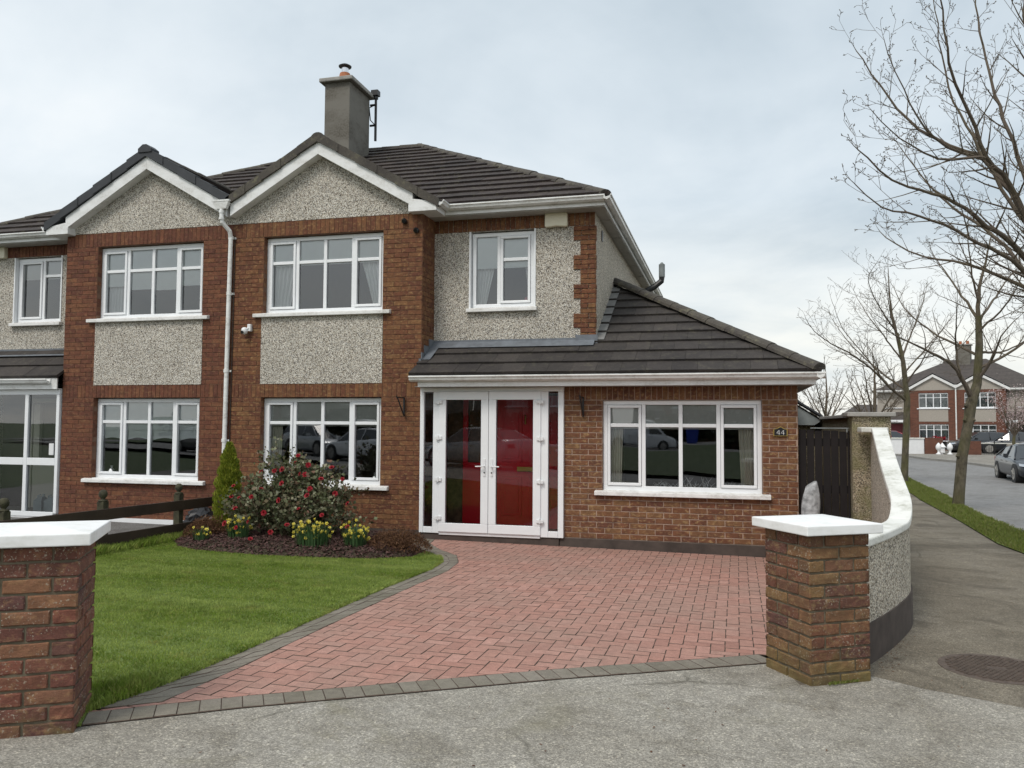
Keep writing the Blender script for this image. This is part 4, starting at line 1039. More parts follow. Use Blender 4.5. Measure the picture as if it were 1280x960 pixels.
# ---- grass blades
def blades(name, poly, n, h, seed, mat, excl=(), label=None, wid=.004, lean=.5, hvar=.4):
    g = np.random.default_rng(seed); xs = [p[0] for p in poly]; ys = [p[1] for p in poly]; P = []
    px = np.array(xs); py = np.array(ys)
    def ins(X, Y, px, py):
        c = np.zeros(len(X), bool); j = len(px)-1
        for i in range(len(px)):
            cond = ((py[i] > Y) != (py[j] > Y)) & (X < (px[j]-px[i])*(Y-py[i])/(py[j]-py[i]+1e-12)+px[i]); c ^= cond; j = i
        return c
    X = np.zeros(0); Y = np.zeros(0)
    while len(X) < n:
        a = g.uniform(min(xs), max(xs), n*2); b = g.uniform(min(ys), max(ys), n*2); k = ins(a, b, px, py)
        for e in excl: k &= ~ins(a, b, np.array([q[0] for q in e]), np.array([q[1] for q in e]))
        X = np.r_[X, a[k]]; Y = np.r_[Y, b[k]]
    X = X[:n]; Y = Y[:n]
    # nearer ground gets more, finer blades
    Z = .05-.0105*np.clip(X,-10,3)-.0145*np.clip(Y,0,12)-.023*np.clip(Y-12,0,13)+.012
    hh = h*g.uniform(1-hvar, 1+hvar, n)*(1+.25*np.sin(X*2.1+Y*1.3)*np.sin(Y*3.3-X))
    th = g.uniform(0, 2*np.pi, n); ph = g.uniform(0, 2*np.pi, n); le = g.uniform(0, lean, n)*hh
    dx, dy = np.cos(th)*wid*g.uniform(.6,1.5,n), np.sin(th)*wid*g.uniform(.6,1.5,n)
    V = np.zeros((n, 4, 3))
    V[:,0] = np.c_[X-dx, Y-dy, Z-.004]; V[:,1] = np.c_[X+dx, Y+dy, Z-.004]
    V[:,2] = np.c_[X+dx*.5+np.cos(ph)*le*.45, Y+dy*.5+np.sin(ph)*le*.45, Z+hh*.6]
    V[:,3] = np.c_[X-dx*.1+np.cos(ph)*le, Y-dy*.1+np.sin(ph)*le, Z+hh]
    o = arr_mesh(name, V.reshape(-1,3), 4, mat); tag(o, label, 'grass', None, 'stuff'); return o
bed_poly = [(-7.15,9.45),(-6.75,9.02),(-6.35,8.83),(-5.49,8.78),(-4.68,8.85),(-4.13,9.00),(-3.70,9.34),(-3.72,9.85),(-4.15,10.4),(-4.33,11.06),(-7.32,11.06),(-7.3,10.0)]
lg = [TL]+lawn_edge+[(-4.2,10.2),(-4.4,11.0),(-7.42,11.0),(-7.42,1.2),(-3.55,3.30)]
blades('lawn_grass', lg, 330000, .015, 1, 'grass_blade', [bed_poly], 'short mown striped lawn in front of the flower bed', wid=.0028, lean=1.1)
blades('verge_grass', verge, 60000, .055, 2, 'verge_blade', [], 'rough verge grass between the path and the road', wid=.006, lean=.9)
blades('edge_grass', [(-7.55,6.5),(-7.2,6.5),(-7.05,8.2),(-7.1,9.4),(-7.25,10.2),(-7.5,10.4)], 9000, .085, 3, 'grass_blade', [], 'longer grass growing along the foot of the wooden fence', wid=.004, lean=.8)
blades('edge_grass', [(-3.52,3.5),(-3.28,3.63),(-3.22,4.1),(-3.35,4.4),(-3.6,4.0)], 2500, .034, 4, 'grass_blade', [], 'longer grass tuft against the foot of the gate pillar', wid=.0035, lean=.8)
blades('edge_grass', [(.58,5.46),(.78,5.62),(.81,5.66),(.60,5.525)], 260, .012, 8, 'verge_blade', [], 'small green weeds in the joint under the yellowish brick pillar', wid=.003, lean=1)

eg_ = [(p[0]+.035, p[1]) for p in lawn_edge[:8]]
blades('edge_grass', lawn_edge[:8]+eg_[::-1], 5000, .020, 9, 'grass_blade', [], 'ragged lawn edge leaning over the grey driveway edging', wid=.003, lean=1.4)
# grit, twigs and leaf scraps on the paths
g = np.random.default_rng(31); V = []; cnt = 0
while cnt < 900:
    k = g.random()
    if k < .35: t_ = g.random(); x = .95+.85*t_+abs(g.normal(0,.06)); y = 6.05+4.5*t_**1.4+g.normal(0,.1)
    elif k < .7: x = g.uniform(1.2,4.1); y = g.uniform(5.6,18)
    else: x = g.uniform(-3.5,3.5); y = 1.6+x*.55+g.uniform(.6,3.6)
    if k >= .35 and k < .7 and not inside((x,y), path): continue
    if k >= .7 and not inside((x,y), conc): continue
    a = g.uniform(.003,.011); b = a*g.uniform(.3,.8); th = g.uniform(0,6.28); c, s = math.cos(th), math.sin(th); p = np.array([x,y,gz(x,y)+g.uniform(.003,.008)]); d1 = np.array([c*a,s*a,g.uniform(-.3,.3)*a]); d2 = np.array([-s*b,c*b,g.uniform(-.3,.3)*b])
    V += [p-d1, p-d2, p+d1, p+d2]; cnt += 1
tag(arr_mesh('fallen_leaves', np.array(V), 4, 'dead_leaf'), 'brown leaf scraps and grit lying on the path and footway', 'leaf litter', None, 'stuff')
# ---- flower bed of bark mulch
mb = MB(); bx = bed_poly; n = len(bx); cxm, cym = -5.6, 10.0
def bedz(x, y):
    d = min(abs(x-a[0])+abs(y-a[1]) for a in bx[:9]); 
    return gz(x,y)+.03+.09*min(1, d/.9)
rings = []
for s in (1., .93, .8, .6, .3): rings.append([(cxm+(p[0]-cxm)*s, cym+(p[1]-cym)*s) for p in bx])
for i, rg in enumerate(rings): 
    for p in rg: mb.v.append((p[0], p[1], gz(*p)+(.0,.045,.08,.11,.12)[i]))
for i in range(4):
    for k in range(n): mb.f.append((i*n+k, i*n+(k+1)%n, (i+1)*n+(k+1)%n, (i+1)*n+k))
mb.v.append((cxm,cym,gz(cxm,cym)+.12))
for k in range(n): mb.f.append((4*n+k, 4*n+(k+1)%n, 5*n))
st('bed_soil', mb, 'soil')
def bed_height(x, y):
    # radial ring interpolation, same as the mesh
    lo, hi = 0., 1.2
    for _ in range(14):
        m_ = (lo+hi)/2
        q = [(cxm+(p[0]-cxm)*m_, cym+(p[1]-cym)*m_) for p in bx]
        if inside((x, y), q): hi = m_
        else: lo = m_
    s = hi
    ks = [(1.,0.),(.93,.045),(.8,.08),(.6,.11),(.3,.12),(0,.12)]
    for (a, ha), (b, hb_) in zip(ks, ks[1:]):
        if s >= b: return gz(x,y)+ha+(hb_-ha)*(min(a,s)-a)/(b-a) if s <= a else gz(x,y)
    return gz(x,y)+.12
g = np.random.default_rng(5); V = []; cnt = 0
while cnt < 15000:
    x, y = g.uniform(-7.3,-3.6), g.uniform(8.72,11.0)
    if not inside((x,y), bed_poly): continue
    if y > 10.4 and g.random() < .6: continue
    z = bed_height(x,y)+g.uniform(.0,.028); a, b = g.uniform(.008,.022), g.uniform(.004,.009)
    th = g.uniform(0, 2*np.pi); tl = g.uniform(-.7,.7); c, s = math.cos(th), math.sin(th)
    d1 = np.array([c*a, s*a, tl*a]); d2 = np.array([-s*b, c*b, g.uniform(-.6,.6)*b]); p = np.array([x,y,z])
    V += [p-d1-d2, p+d1-d2, p+d1*.8+d2, p-d1*.9+d2]; cnt += 1
o = arr_mesh('bark_mulch', np.array(V), 4, 'bark_chip'); tag(o, 'dark red brown bark mulch covering the flower bed', 'mulch', None, 'stuff')

# ------------------------------------------------------------------ gate pillars, wall, gate, fence
def pillar(name, corner, ang, label, mat, size=.45, rows=12, hgt=.90, cap_over=.065, seed=1, cap_t=.065):
    """corner = near corner; square runs along ang and to its left"""
    t = thing(name, label, 'gate pillar', (corner[0], corner[1], gz(*corner)-.02), ang, 'brick gate pillars')
    core = MB(); core.box(.008, size-.008, .008, size-.008, -.2, hgt+.005); w = core.build('shaft', 'mortar_grey', t)
    b = MB(); ch = hgt/rows
    for k in range(rows):
        z0, z1 = k*ch, (k+1)*ch
        rr = random.Random(seed*100+k)
        # each course: four bricks round the pier, alternating bond, so every face shows a whole and two halves or two wholes
        hl = size/2
        L = [(0, hl), (hl, size)] if k % 2 == 0 else [(0, hl/2), (hl/2, hl*1.5), (hl*1.5, size)]
        for face in range(4):
            for (a, c) in L:
                j = .0055; x0, x1 = a+(j if a > 0 else -.004), c-(j if c < size else -.004); y0, y1 = z0+j, z1-j; pr = .006+rr.uniform(-.003,.004)
                pts = []
                nx = 4
                rag = lambda: rr.uniform(-.0028,.0028)
                M = Matrix.Translation((size/2,size/2,0)) @ Matrix.Rotation(face*math.pi/2, 4, 'Z') @ Matrix.Translation((-size/2,-size/2,0))
                vs = []
                rows_ = [y0, y0+.006, (y0+y1)/2, y1-.006, y1]; cols = [x0, x0+.006]+[x0+(x1-x0)*q for q in (.2,.4,.6,.8)]+[x1-.006, x1]
                for iy, yy in enumerate(rows_):
                    for ix, xx in enumerate(cols):
                        edge = iy in (0,4) or ix in (0,7)
                        d = -.004 if edge else -(pr+rr.uniform(-.0015,.0025))
                        vs.append(M @ Vector((xx+(rag() if not edge else rag()*.6), .008+d+(.004 if edge else 0)-.004, yy+rag())))
                fs = [(iy*8+ix, iy*8+ix+1, (iy+1)*8+ix+1, (iy+1)*8+ix) for iy in range(4) for ix in range(7)]
                b.add(vs, fs)
    o = b.build('brickwork', mat, w, smooth=False)
    c = MB(); e = cap_over
    c.add([(-e,-e,hgt+.004),(size+e,-e,hgt+.004),(size+e,size+e,hgt+.004),(-e,size+e,hgt+.004),(-e,-e,hgt+cap_t),(size+e,-e,hgt+cap_t),(size+e,size+e,hgt+cap_t),(-e,size+e,hgt+cap_t),(size/2,size/2,hgt+cap_t+.025)],
          [(0,3,2,1),(0,1,5,4),(1,2,6,5),(2,3,7,6),(3,0,4,7),(4,5,8),(5,6,8),(6,7,8),(7,4,8)])
    c.build('cap', 'cap_white', t, bevel=.006)
    return t
a = R(31)
# left pillar: its near right corner is at (-3.12,3.42)
lp = (-3.15-.45*math.cos(R(32)), 3.44-.45*math.sin(R(32)))
pillar('gate_pillar', lp, R(32), 'dark red brick gate pillar with white cap beside the lawn and wooden fence', 'brick_pillar_left', seed=3, hgt=.935, rows=12)
pillar('gate_pillar', (.484, 5.45), R(33), 'mossy yellow brown brick gate pillar with white cap at the end of the curved wall', 'brick_pillar_right', seed=5, hgt=.945, rows=12)

BW = wthing('boundary_wall', 'curved pebbledash garden wall with thick white coping rising towards the side gate', 'garden wall', (.9,5.9,gz(.9,5.9)))
cl = [(.62,5.72),(.78,5.96),(.885,6.19),(1.035,6.52),(1.20,6.93),(1.40,7.50),(1.48,7.92),(1.515,8.4),(1.59,9.2),(1.73,10.5),(1.765,10.95)]
def top_z(y):
    if y < 7.35: return .745
    return .745+(1.50-.745)*min(1,(y-7.35)/(10.45-7.35))
def resample(pts, step=.12):
    out = []
    for p, q in zip(pts, pts[1:]):
        L = math.dist(p,q); n = max(1, int(L/step))
        for i in range(n): out.append((p[0]+(q[0]-p[0])*i/n, p[1]+(q[1]-p[1])*i/n))
    out.append(pts[-1]); return out
def smooth(pts, it=3):
    for _ in range(it): pts = [pts[0]]+[((a[0]+2*b[0]+c[0])/4, (a[1]+2*b[1]+c[1])/4) for a,b,c in zip(pts, pts[1:], pts[2:])]+[pts[-1]]
    return pts
cl = smooth(resample(cl), 4)
def ribbon(mb, line, w, z0f, z1f):
    P = [Vector((x,y,0)) for x,y in line]; n = len(P); vs = []
    for i, p in enumerate(P):
        d = (P[min(i+1,n-1)]-P[max(0,i-1)]).normalized(); nn = Vector((-d.y,d.x,0)); a, b = p+nn*w/2, p-nn*w/2
        vs += [(a.x,a.y,z0f(p)),(b.x,b.y,z0f(p)),(b.x,b.y,z1f(p)),(a.x,a.y,z1f(p))]
    fs = []
    for i in range(n-1):
        for k in range(4): fs.append((i*4+k, i*4+(k+1)%4, (i+1)*4+(k+1)%4, (i+1)*4+k))
    fs += [(0,3,2,1), ((n-1)*4,(n-1)*4+1,(n-1)*4+2,(n-1)*4+3)]
    mb.add(vs, fs); return mb
ribbon(MB(), cl, .125, lambda p: gz(p.x,p.y)-.2, lambda p: top_z(p.y)).build('wall_body', 'pebbledash_old2' if False else 'pebbledash_warm', BW)
cp = MB(); i0 = 0
cuts = [0, 14, 27, len(cl)-1]
for a_, b_ in zip(cuts, cuts[1:]):
    ribbon(cp, cl[a_:b_+1], .168, lambda p: top_z(p.y)+.001, lambda p: top_z(p.y)+.062)
cp.build('coping', 'coping_white', BW, bevel=.012); MB().box(1.55,1.855,10.62,10.958,1.505,1.566).build('coping', 'coping_white', BW, bevel=.012)
ribbon(MB(), cl, .15, lambda p: gz(p.x,p.y)-.2, lambda p: gz(p.x,p.y)+.275).build('plinth', 'plinth_dark', BW)
# taller pier and side wall beyond the gate
SW = wthing('side_wall', 'tall old pebbledash wall with flat concrete cap beside the dark wooden gate', 'garden wall', (1.74,11.3,gz(1.7,11.3)))
MB().box(1.50,1.95,11.02,11.42,-.4,1.70).box(1.72,1.94,11.42,30,-.6,1.70).build('wall_body','pebbledash_old',SW)
MB().box(1.44,2.0,10.96,11.48,1.701,1.755).box(1.66,2.0,11.481,30,1.701,1.755).build('coping','stone_grey',SW,bevel=.01)
BWL = wthing('back_wall', 'low mossy block wall seen over the top of the dark wooden gate', 'garden wall', (1,24,-.4))
MB().box(-4,1.70,24,24.25,-.6,1.62).build('wall_body','pebbledash_old',BWL); MB().box(-4.05,1.70,23.95,24.3,1.621,1.69).build('coping','stone_grey',BWL)
# gate
GT = wthing('side_gate', 'dark brown close boarded wooden side gate between house and pebbledash pier', 'gate', (1.18,11.2,-.12))
b = MB(); x = .875; k = 0
while x < 1.49:
    x2 = min(x+.098, 1.497); zt_ = 1.53+.006*math.sin(k*2.2)-.010*k*.3
    b.box(x+.0035+(.003 if k%2 else 0), x2-(.004 if k in (0,3) else .008), 11.18, 11.20, -.06, zt_); x = x2; k += 1
b.build('boards','gate_wood',GT,bevel=.002,seg=1)

for za_ in (.15,.72,1.32): MB().box(.88,1.495,11.201,11.24,za_,za_+.10).build('rail','gate_wood',GT)
MB().box(1.02,1.48,11.165,11.178,1.545,1.56).tube([(1.46,11.17,1.5),(1.46,11.17,1.56)],.01,6).build('top_bar','corrugated',GT)
# plastic sack leaning in the corner
sk = MB(); n = 14; m_ = 12
for j in range(m_+1):
    t_ = j/m_; zz = -.10+.94*t_
    for i in range(n):
        th = 2*math.pi*i/n; rx = (.125*(1-.45*t_**4)+.010*math.sin(i*.9+j*.8)); ry = .06*(1-.7*t_**2)+.012*math.sin(i*1.8+j*.7)
        sk.v.append((.975+rx*math.cos(th)+.03*t_, 10.98+ry*math.sin(th), zz+.05*math.cos(th-.5)*t_))
for j in range(m_):
    for i in range(n): sk.f.append((j*n+i, j*n+(i+1)%n, (j+1)*n+(i+1)%n, (j+1)*n+i))
sk.f.append(tuple(range(m_*n,(m_+1)*n)))
tag(sk.build('plastic_sack','plastic_sheet',smooth=True), 'crumpled pale grey plastic sack standing before the dark side gate', 'sack')
# post and rail fence on the boundary
FN = wthing('rail_fence', 'dark brown two rail wooden fence between the lawn and the neighbouring drive', 'fence', (-7.4,8.4,0))
for y in (5.58, 7.03, 8.45, 9.88):
    z = gz(-7.4,y); p = MB(); p.box(-7.45,-7.355,y-.047,y+.047,z-.1,z+.60)
    pp = p.build('post','post_wood',FN,bevel=.006)
    MB().lathe([(.055,z+.60),(.055,z+.615),(.022,z+.625),(.03,z+.64),(.048,z+.665),(.052,z+.69),(.045,z+.72),(.025,z+.738),(.005,z+.742)],-7.4025,y,14).build('finial','post_wood',pp,smooth=True)
for (za, zb) in ((.385,.52),(.075,.205)):
    for (ya, yb) in ((4.2,7.06),(7.065,9.9),(9.905,11.05)):
        MB().add([(-7.35,ya,gz(0,ya)+.07+za),(-7.32,ya,gz(0,ya)+.07+za),(-7.32,yb,gz(0,yb)+.07+za),(-7.35,yb,gz(0,yb)+.07+za),(-7.35,ya,gz(0,ya)+.07+zb),(-7.32,ya,gz(0,ya)+.07+zb),(-7.32,yb,gz(0,yb)+.07+zb),(-7.35,yb,gz(0,yb)+.07+zb)],
                 [(0,3,2,1),(4,5,6,7),(0,1,5,4),(1,2,6,5),(2,3,7,6),(3,0,4,7)]).build('rail','dark_wood',FN,bevel=.004)
# ------------------------------------------------------------------ fixtures on the walls and things at the windows
def mbt(fn): m_ = MB(); fn(m_); return m_
def alarm(x, lab):
    t = MB(); prof = [(x-.165,4.655),(x+.165,4.655),(x+.17,4.47),(x+.155,4.445),(x+.08,4.45),(x,4.46),(x-.08,4.45),(x-.155,4.445),(x-.17,4.47)]
    o = t.extrude([(p[0],p[1]) for p in prof], 'y', 11.505, 11.59).build('alarm_box', 'cream_plastic', bevel=.012); tag(o, lab, 'alarm box', 'alarm boxes under the eaves')
    return o
alarm(-2.40, 'cream alarm box under the eaves above the corner brickwork of the main house')
alarm(-12.48, 'cream alarm box under the neighbouring eaves, cut by the left picture edge')
def bracket(x, lab, s=1):
    t = MB(); z = 1.955
    t.box(x-.011, x+.011, 11.055, 11.075, z-.27, z); t.tube([(x,11.06,z-.004),(x,10.80,z-.004)], .009, 6).tube([(x,10.80,z-.02),(x,10.79,z+.02)], .009, 6)
    t.tube([(x,11.06,z-.26),(x,10.82,z-.01)], .011, 6)
    o = t.build('hanging_bracket', 'black_iron'); tag(o, lab, 'bracket', 'empty hanging basket brackets'); return o
bracket(-4.545, 'empty black hanging basket bracket between bay window and porch')
bracket(-1.92, 'empty black hanging basket bracket between porch and lean-to window')
# number plate: arched black plaque with a gold rim and the number 44
def plaque_poly(s): return [(-.088*s,-.055*s),(.088*s,-.055*s),(.088*s,.035*s),(.045*s,.045*s),(.02*s,.062*s),(0,.07*s),(-.02*s,.062*s),(-.045*s,.045*s),(-.088*s,.035*s)]
NP = wthing('house_number_sign', 'small arched black plaque with gold rim and number 44 on brick corner', 'number sign', (.648,11.085,1.50))
MB().extrude([(.648+p[0],1.50+p[1]) for p in plaque_poly(1.)],'y',11.074,11.092).build('rim','brass',NP)
MB().extrude([(.648+p[0],1.50+p[1]) for p in plaque_poly(.86)],'y',11.0705,11.0738).build('plate','black_plastic',NP)
dg = MB()
for cx_ in (.622, .676):
    z_ = 1.492; dg.box(cx_+.007,cx_+.012,11.0675,11.0702,z_-.030,z_+.030); dg.box(cx_-.022,cx_+.022,11.0672,11.0701,z_-.010,z_-.006)
    dg.add([(cx_-.022,11.0674,z_-.004),(cx_-.017,11.0674,z_-.004),(cx_+.012,11.0674,z_+.030),(cx_+.007,11.0674,z_+.030)],[(0,1,2,3)])
dg.build('number','white_plastic',NP)
SC = wthing('security_camera', 'small white wall camera with black lens on the brick pier', 'camera', (-7.15,11.05,3.02))
MB().box(-7.13,-7.07,11.03,11.09,2.98,3.09).build('mount','white_plastic',SC,bevel=.01)
MB().lathe([(.0,2.93),(.04,2.945),(.05,2.98),(.045,3.02),(.02,3.04)],-7.165,11.02,14).tube([(-7.165,11.02,3.0),(-7.10,11.04,3.03)],.018,8).build('housing','white_plastic',SC,smooth=True)
MB().tube([(-7.175,10.985,2.965),(-7.18,10.965,2.96)],.024,12).build('lens','black_plastic',SC)
for x, z, lb in ((-4.576,4.545,'round black sensor on the soldier course under the gable'),(-4.39,4.40,'round black sensor at the brick corner below the white eaves box')):
    o = MB().tube([(x,11.09,z),(x,11.05,z),(x,11.03,z-.01)],[.04,.042,.028],12).build('sensor','black_plastic'); tag(o, lb, 'sensor', 'black sensors at the bay corner')
o = MB().box(-1.838,-1.825,12.19,12.28,4.36,4.52).build('air_vent','black_plastic'); tag(o,'small dark air vent on the pebbledash side wall under the soffit','vent')
def bottle(x, y, z, h, r, lab, mat='white_plastic', name='bottle'):
    o = MB().lathe([(r*.9,z),(r,z+.01),(r,z+h*.55),(r*.8,z+h*.68),(r*.35,z+h*.8),(r*.35,z+h*.9),(r*.45,z+h*.91),(r*.4,z+h)],x,y,14).build(name, mat, smooth=True); tag(o, lab, name); return o
bottle(-9.70,11.245,.68,.19,.045,'pale plastic bottle standing behind the left pane of the neighbouring ground window')
bottle(-8.09,11.245,.68,.19,.038,'white bottle standing behind the right pane of the neighbouring ground window')
bottle(-5.07,11.245,.68,.17,.035,'small pale figurine on the inner sill behind the rose bush window', 'blind_grey', 'figurine')
o = MB().box(-2.96,-2.83,11.85,11.97,3.33,3.50).build('cushion','pink_fabric',bevel=.04,seg=3); tag(o,'pink cushion lying at the right corner inside the small upper window','cushion')
for i, (x, lb) in enumerate(((-11.42,'leftmost pale plastic water can inside the neighbouring porch'),(-11.20,'middle pale plastic water can inside the neighbouring porch'),(-11.02,'rightmost pale plastic water can inside the neighbouring porch'))):
    x += .06; j = MB(); z = .03; j.box(x-.085,x+.085,11.45,11.62,z,z+.20)
    j.add([(x-.085,11.45,z+.2),(x+.085,11.45,z+.2),(x+.085,11.62,z+.2),(x-.085,11.62,z+.2),(x-.03,11.5,z+.27),(x+.05,11.5,z+.27),(x+.05,11.57,z+.27),(x-.03,11.57,z+.27)],[(0,1,5,4),(1,2,6,5),(2,3,7,6),(3,0,4,7),(4,5,6,7)])
    j.tube([(x+.05,11.53,z+.27),(x+.05,11.53,z+.31)],.022,8).tube([(x-.07,11.53,z+.2),(x-.07,11.53,z+.28),(x-.01,11.53,z+.30)],.012,6)
    o = j.build('water_can','jug_plastic',bevel=.012); tag(o, lb, 'plastic can','water cans in the porch')
tw = MB(); rr = random.Random(4)
for k in range(70):
    x = rr.uniform(-1.0,.1); y = rr.uniform(11.2,11.3); z = .70; a = rr.uniform(-.8,.8); L = rr.uniform(.05,.14)*(1.5 if abs(x+.45) < .15 else 1)
    p1 = (x+a*L*.5,y,z+L*.6); tw.tube([(x,y,z),p1,(x+a*L*1.2,y,z+L)],[.003,.003,.001],4)
    tw.tube([p1,(p1[0]-a*L*.5,y,p1[2]+L*.35)],[.002,.001],4)
o = tw.build('twig_garland','curtain_white'); tag(o,'pale frosted twig garland lying on the inner sill of the lean-to window','garland')

# ------------------------------------------------------------------ plants
def rv(g, n): v = g.normal(size=(n,3)); return v/np.linalg.norm(v,axis=1)[:,None]
def leaf_quads(P, g, size, up=.3, aspect=.6, svar=.4, D=None):
    n = len(P); d = rv(g, n) if D is None else D+.35*rv(g, n); d[:,2] += up if D is None else 0; d /= np.linalg.norm(d,axis=1)[:,None]
    s = rv(g, n); s -= d*(s*d).sum(1)[:,None]; s /= np.linalg.norm(s,axis=1)[:,None]; nn = np.cross(d,s)
    L = size*g.uniform(1-svar,1+svar,n)[:,None]; w_ = L*aspect/2
    a = P; b = P+d*L*.45+s*w_+nn*L*.08; c = P+d*L; e = P+d*L*.45-s*w_+nn*L*.08
    return np.stack([a,b,c,e],1).reshape(-1,3)
# rose bush
RB = wthing('rose_bush', 'large sprawling red rose bush in the flower bed below the bay window', 'rose bush', (-5.6,9.85,.05))
g = np.random.default_rng(11); rr = random.Random(12)
stems = MB(); tips = []
cx_, cy_ = -5.62, 9.85
def bed_z(x,y): return gz(x,y)+.08
for k in range(105):
    th = rr.uniform(0,2*math.pi); x0_, y0_ = cx_+.14*math.cos(th), cy_+.12*math.sin(th)
    spread = rr.uniform(.1,1.0); hgt_ = 1.10*(1-.50*spread**2)*rr.uniform(.40,1.05)
    th += rr.uniform(-.3,.3); ex, ey = cx_+1.22*spread*math.cos(th), cy_+.70*spread*math.sin(th)
    p = []; 
    for i in range(8):
        t = i/7; p.append((x0_+(ex-x0_)*t**1.3+.03*math.sin(k+i), y0_+(ey-y0_)*t**1.3+.03*math.cos(k*2+i), bed_z(x0_,y0_)-.03+hgt_*(1-(1-t)**1.6)))
    stems.tube(p, [.009*(1-.75*i/7) for i in range(8)], 4); tips.append(p)
    for q in range(3):
        i = rr.randint(3,6); a = p[i]; e = (a[0]+rr.uniform(-.18,.18), a[1]+rr.uniform(-.14,.14), a[2]+rr.uniform(.02,.2)); stems.tube([a,e],[.004,.002],3); tips.append([a,a,a,((a[0]+e[0])/2,(a[1]+e[1])/2,(a[2]+e[2])/2),e])
# one long shoot above the rest
for tx, tz, bx_ in ((-5.86,1.33,-5.7),(-5.62,1.18,-5.6),(-5.98,1.15,-5.8)):
    p = [(bx_,9.85,.5),((bx_+tx)/2+.02,9.82,(tz+.6)/2),(tx,9.8,tz)]; stems.tube(p,[.006,.004,.002],4); tips.append([p[0],p[1],p[1],p[2],p[2]])
stems.build('stem','stem_wood',RB)
P = []; 
for p in tips:
    m_ = len(p)
    for k in range(44):
        t = rr.uniform(.12,1)*(m_-1); i = min(int(t), m_-2); f_ = t-i
        a = [p[i][q]+(p[i+1][q]-p[i][q])*f_ for q in range(3)]
        P.append([a[0]+rr.gauss(0,.055), a[1]+rr.gauss(0,.05), a[2]+rr.gauss(0,.05)])
P = np.array(P); P = P[P[:,2] > .02]
keep = g.random(len(P)) < .82; P = P[keep]
arr_mesh('foliage', leaf_quads(P, g, .050, .1, .78), 4, 'rose_leaf', RB)
fm = MB()
for layer, (rad, n_, tilt) in enumerate(((.042,6,.35),(.034,5,.8),(.022,4,1.15),(.012,3,1.4))):
    for k in range(n_):
        th = 2*math.pi*k/n_+layer*.6; c, s = math.cos(th), math.sin(th); w_ = rad*.62
        h0 = .004*layer; hz = h0+math.sin(tilt)*rad*.8; ho = math.cos(tilt)*rad
        pp = lambda o_, sd_, z_: (c*o_-s*sd_, s*o_+c*sd_, z_)
        fm.add([pp(.002,0,h0-.006), pp(ho*.6,w_*.8,h0+hz*.5), pp(ho,w_*.5,hz), pp(ho*1.1,0,hz+.003), pp(ho,-w_*.5,hz), pp(ho*.6,-w_*.8,h0+hz*.5)], [(0,1,2,3,4,5)])
f0 = fm.build('flower','red_petal',RB)
fl_px = [(-5.44,1.15,9.7),(-5.47,1.06,9.7),(-5.30,1.03,9.72),(-5.62,.97,9.62),(-5.35,.92,9.6),(-5.29,.91,9.62),(-6.05,.78,9.6),(-5.85,.72,9.5),(-6.17,.60,9.5),(-5.16,.66,9.45),(-4.98,1.0,9.75),(-4.62,.28,9.5),(-6.07,.24,9.3),(-5.80,.12,9.2),(-5.35,.30,9.3),(-5.55,.21,9.25),(-6.27,.28,9.35),(-5.15,.74,9.5),(-4.85,.68,9.6),(-4.72,.55,9.7),(-5.75,.95,9.65),(-6.42,.73,9.75),(-6.00,.93,9.75),(-5.95,.62,9.45),(-5.50,.60,9.35),(-5.22,.50,9.35),(-4.95,.42,9.45),(-5.68,.44,9.3),(-6.22,.46,9.5),(-6.35,.60,9.6),(-5.05,.86,9.6),(-5.55,.80,9.5),(-5.9,.32,9.3),(-4.80,.86,9.7)]
for i, (x, z, y) in enumerate(fl_px):
    o = f0 if i == 0 else f0.copy()
    if i: COL.objects.link(o)
    o.parent = RB; o.location = (x, y-.05, z); s_ = rr.uniform(.55,.95); o.scale = (s_,)*3; o.rotation_euler = (rr.uniform(.5,1.4), rr.uniform(-.4,.4), rr.uniform(-.6,.6))
# conifer
CF = wthing('conifer', 'small bright green column shaped conifer before the white downpipe', 'conifer', (-6.93,10.35,0))
MB().tube([(-6.93,10.35,-.05),(-6.93,10.35,.5),(-6.92,10.35,1.1)],[.03,.02,.006],6).build('trunk','stem_wood',CF)
n_ = 16000; t = g.random(n_)**.85; th = g.uniform(0,2*np.pi,n_); prof_r = .165*np.clip(np.minimum(1, (t+.25)*2.6),0,1)*(1-t**2.4)**.8+.008
rad = prof_r*(.5+.55*np.sqrt(g.random(n_)))*(1+.20*np.sin(th*5+t*17)+.14*np.sin(t*41+th*3))
P = np.c_[-6.93+rad*np.cos(th), 10.35+rad*np.sin(th), .06+1.20*t]
D = np.c_[np.cos(th)*.35, np.sin(th)*.35, np.ones(n_)]
arr_mesh('foliage', leaf_quads(P, g, .045, 0, .32, .4, D), 4, 'conifer_leaf', CF)
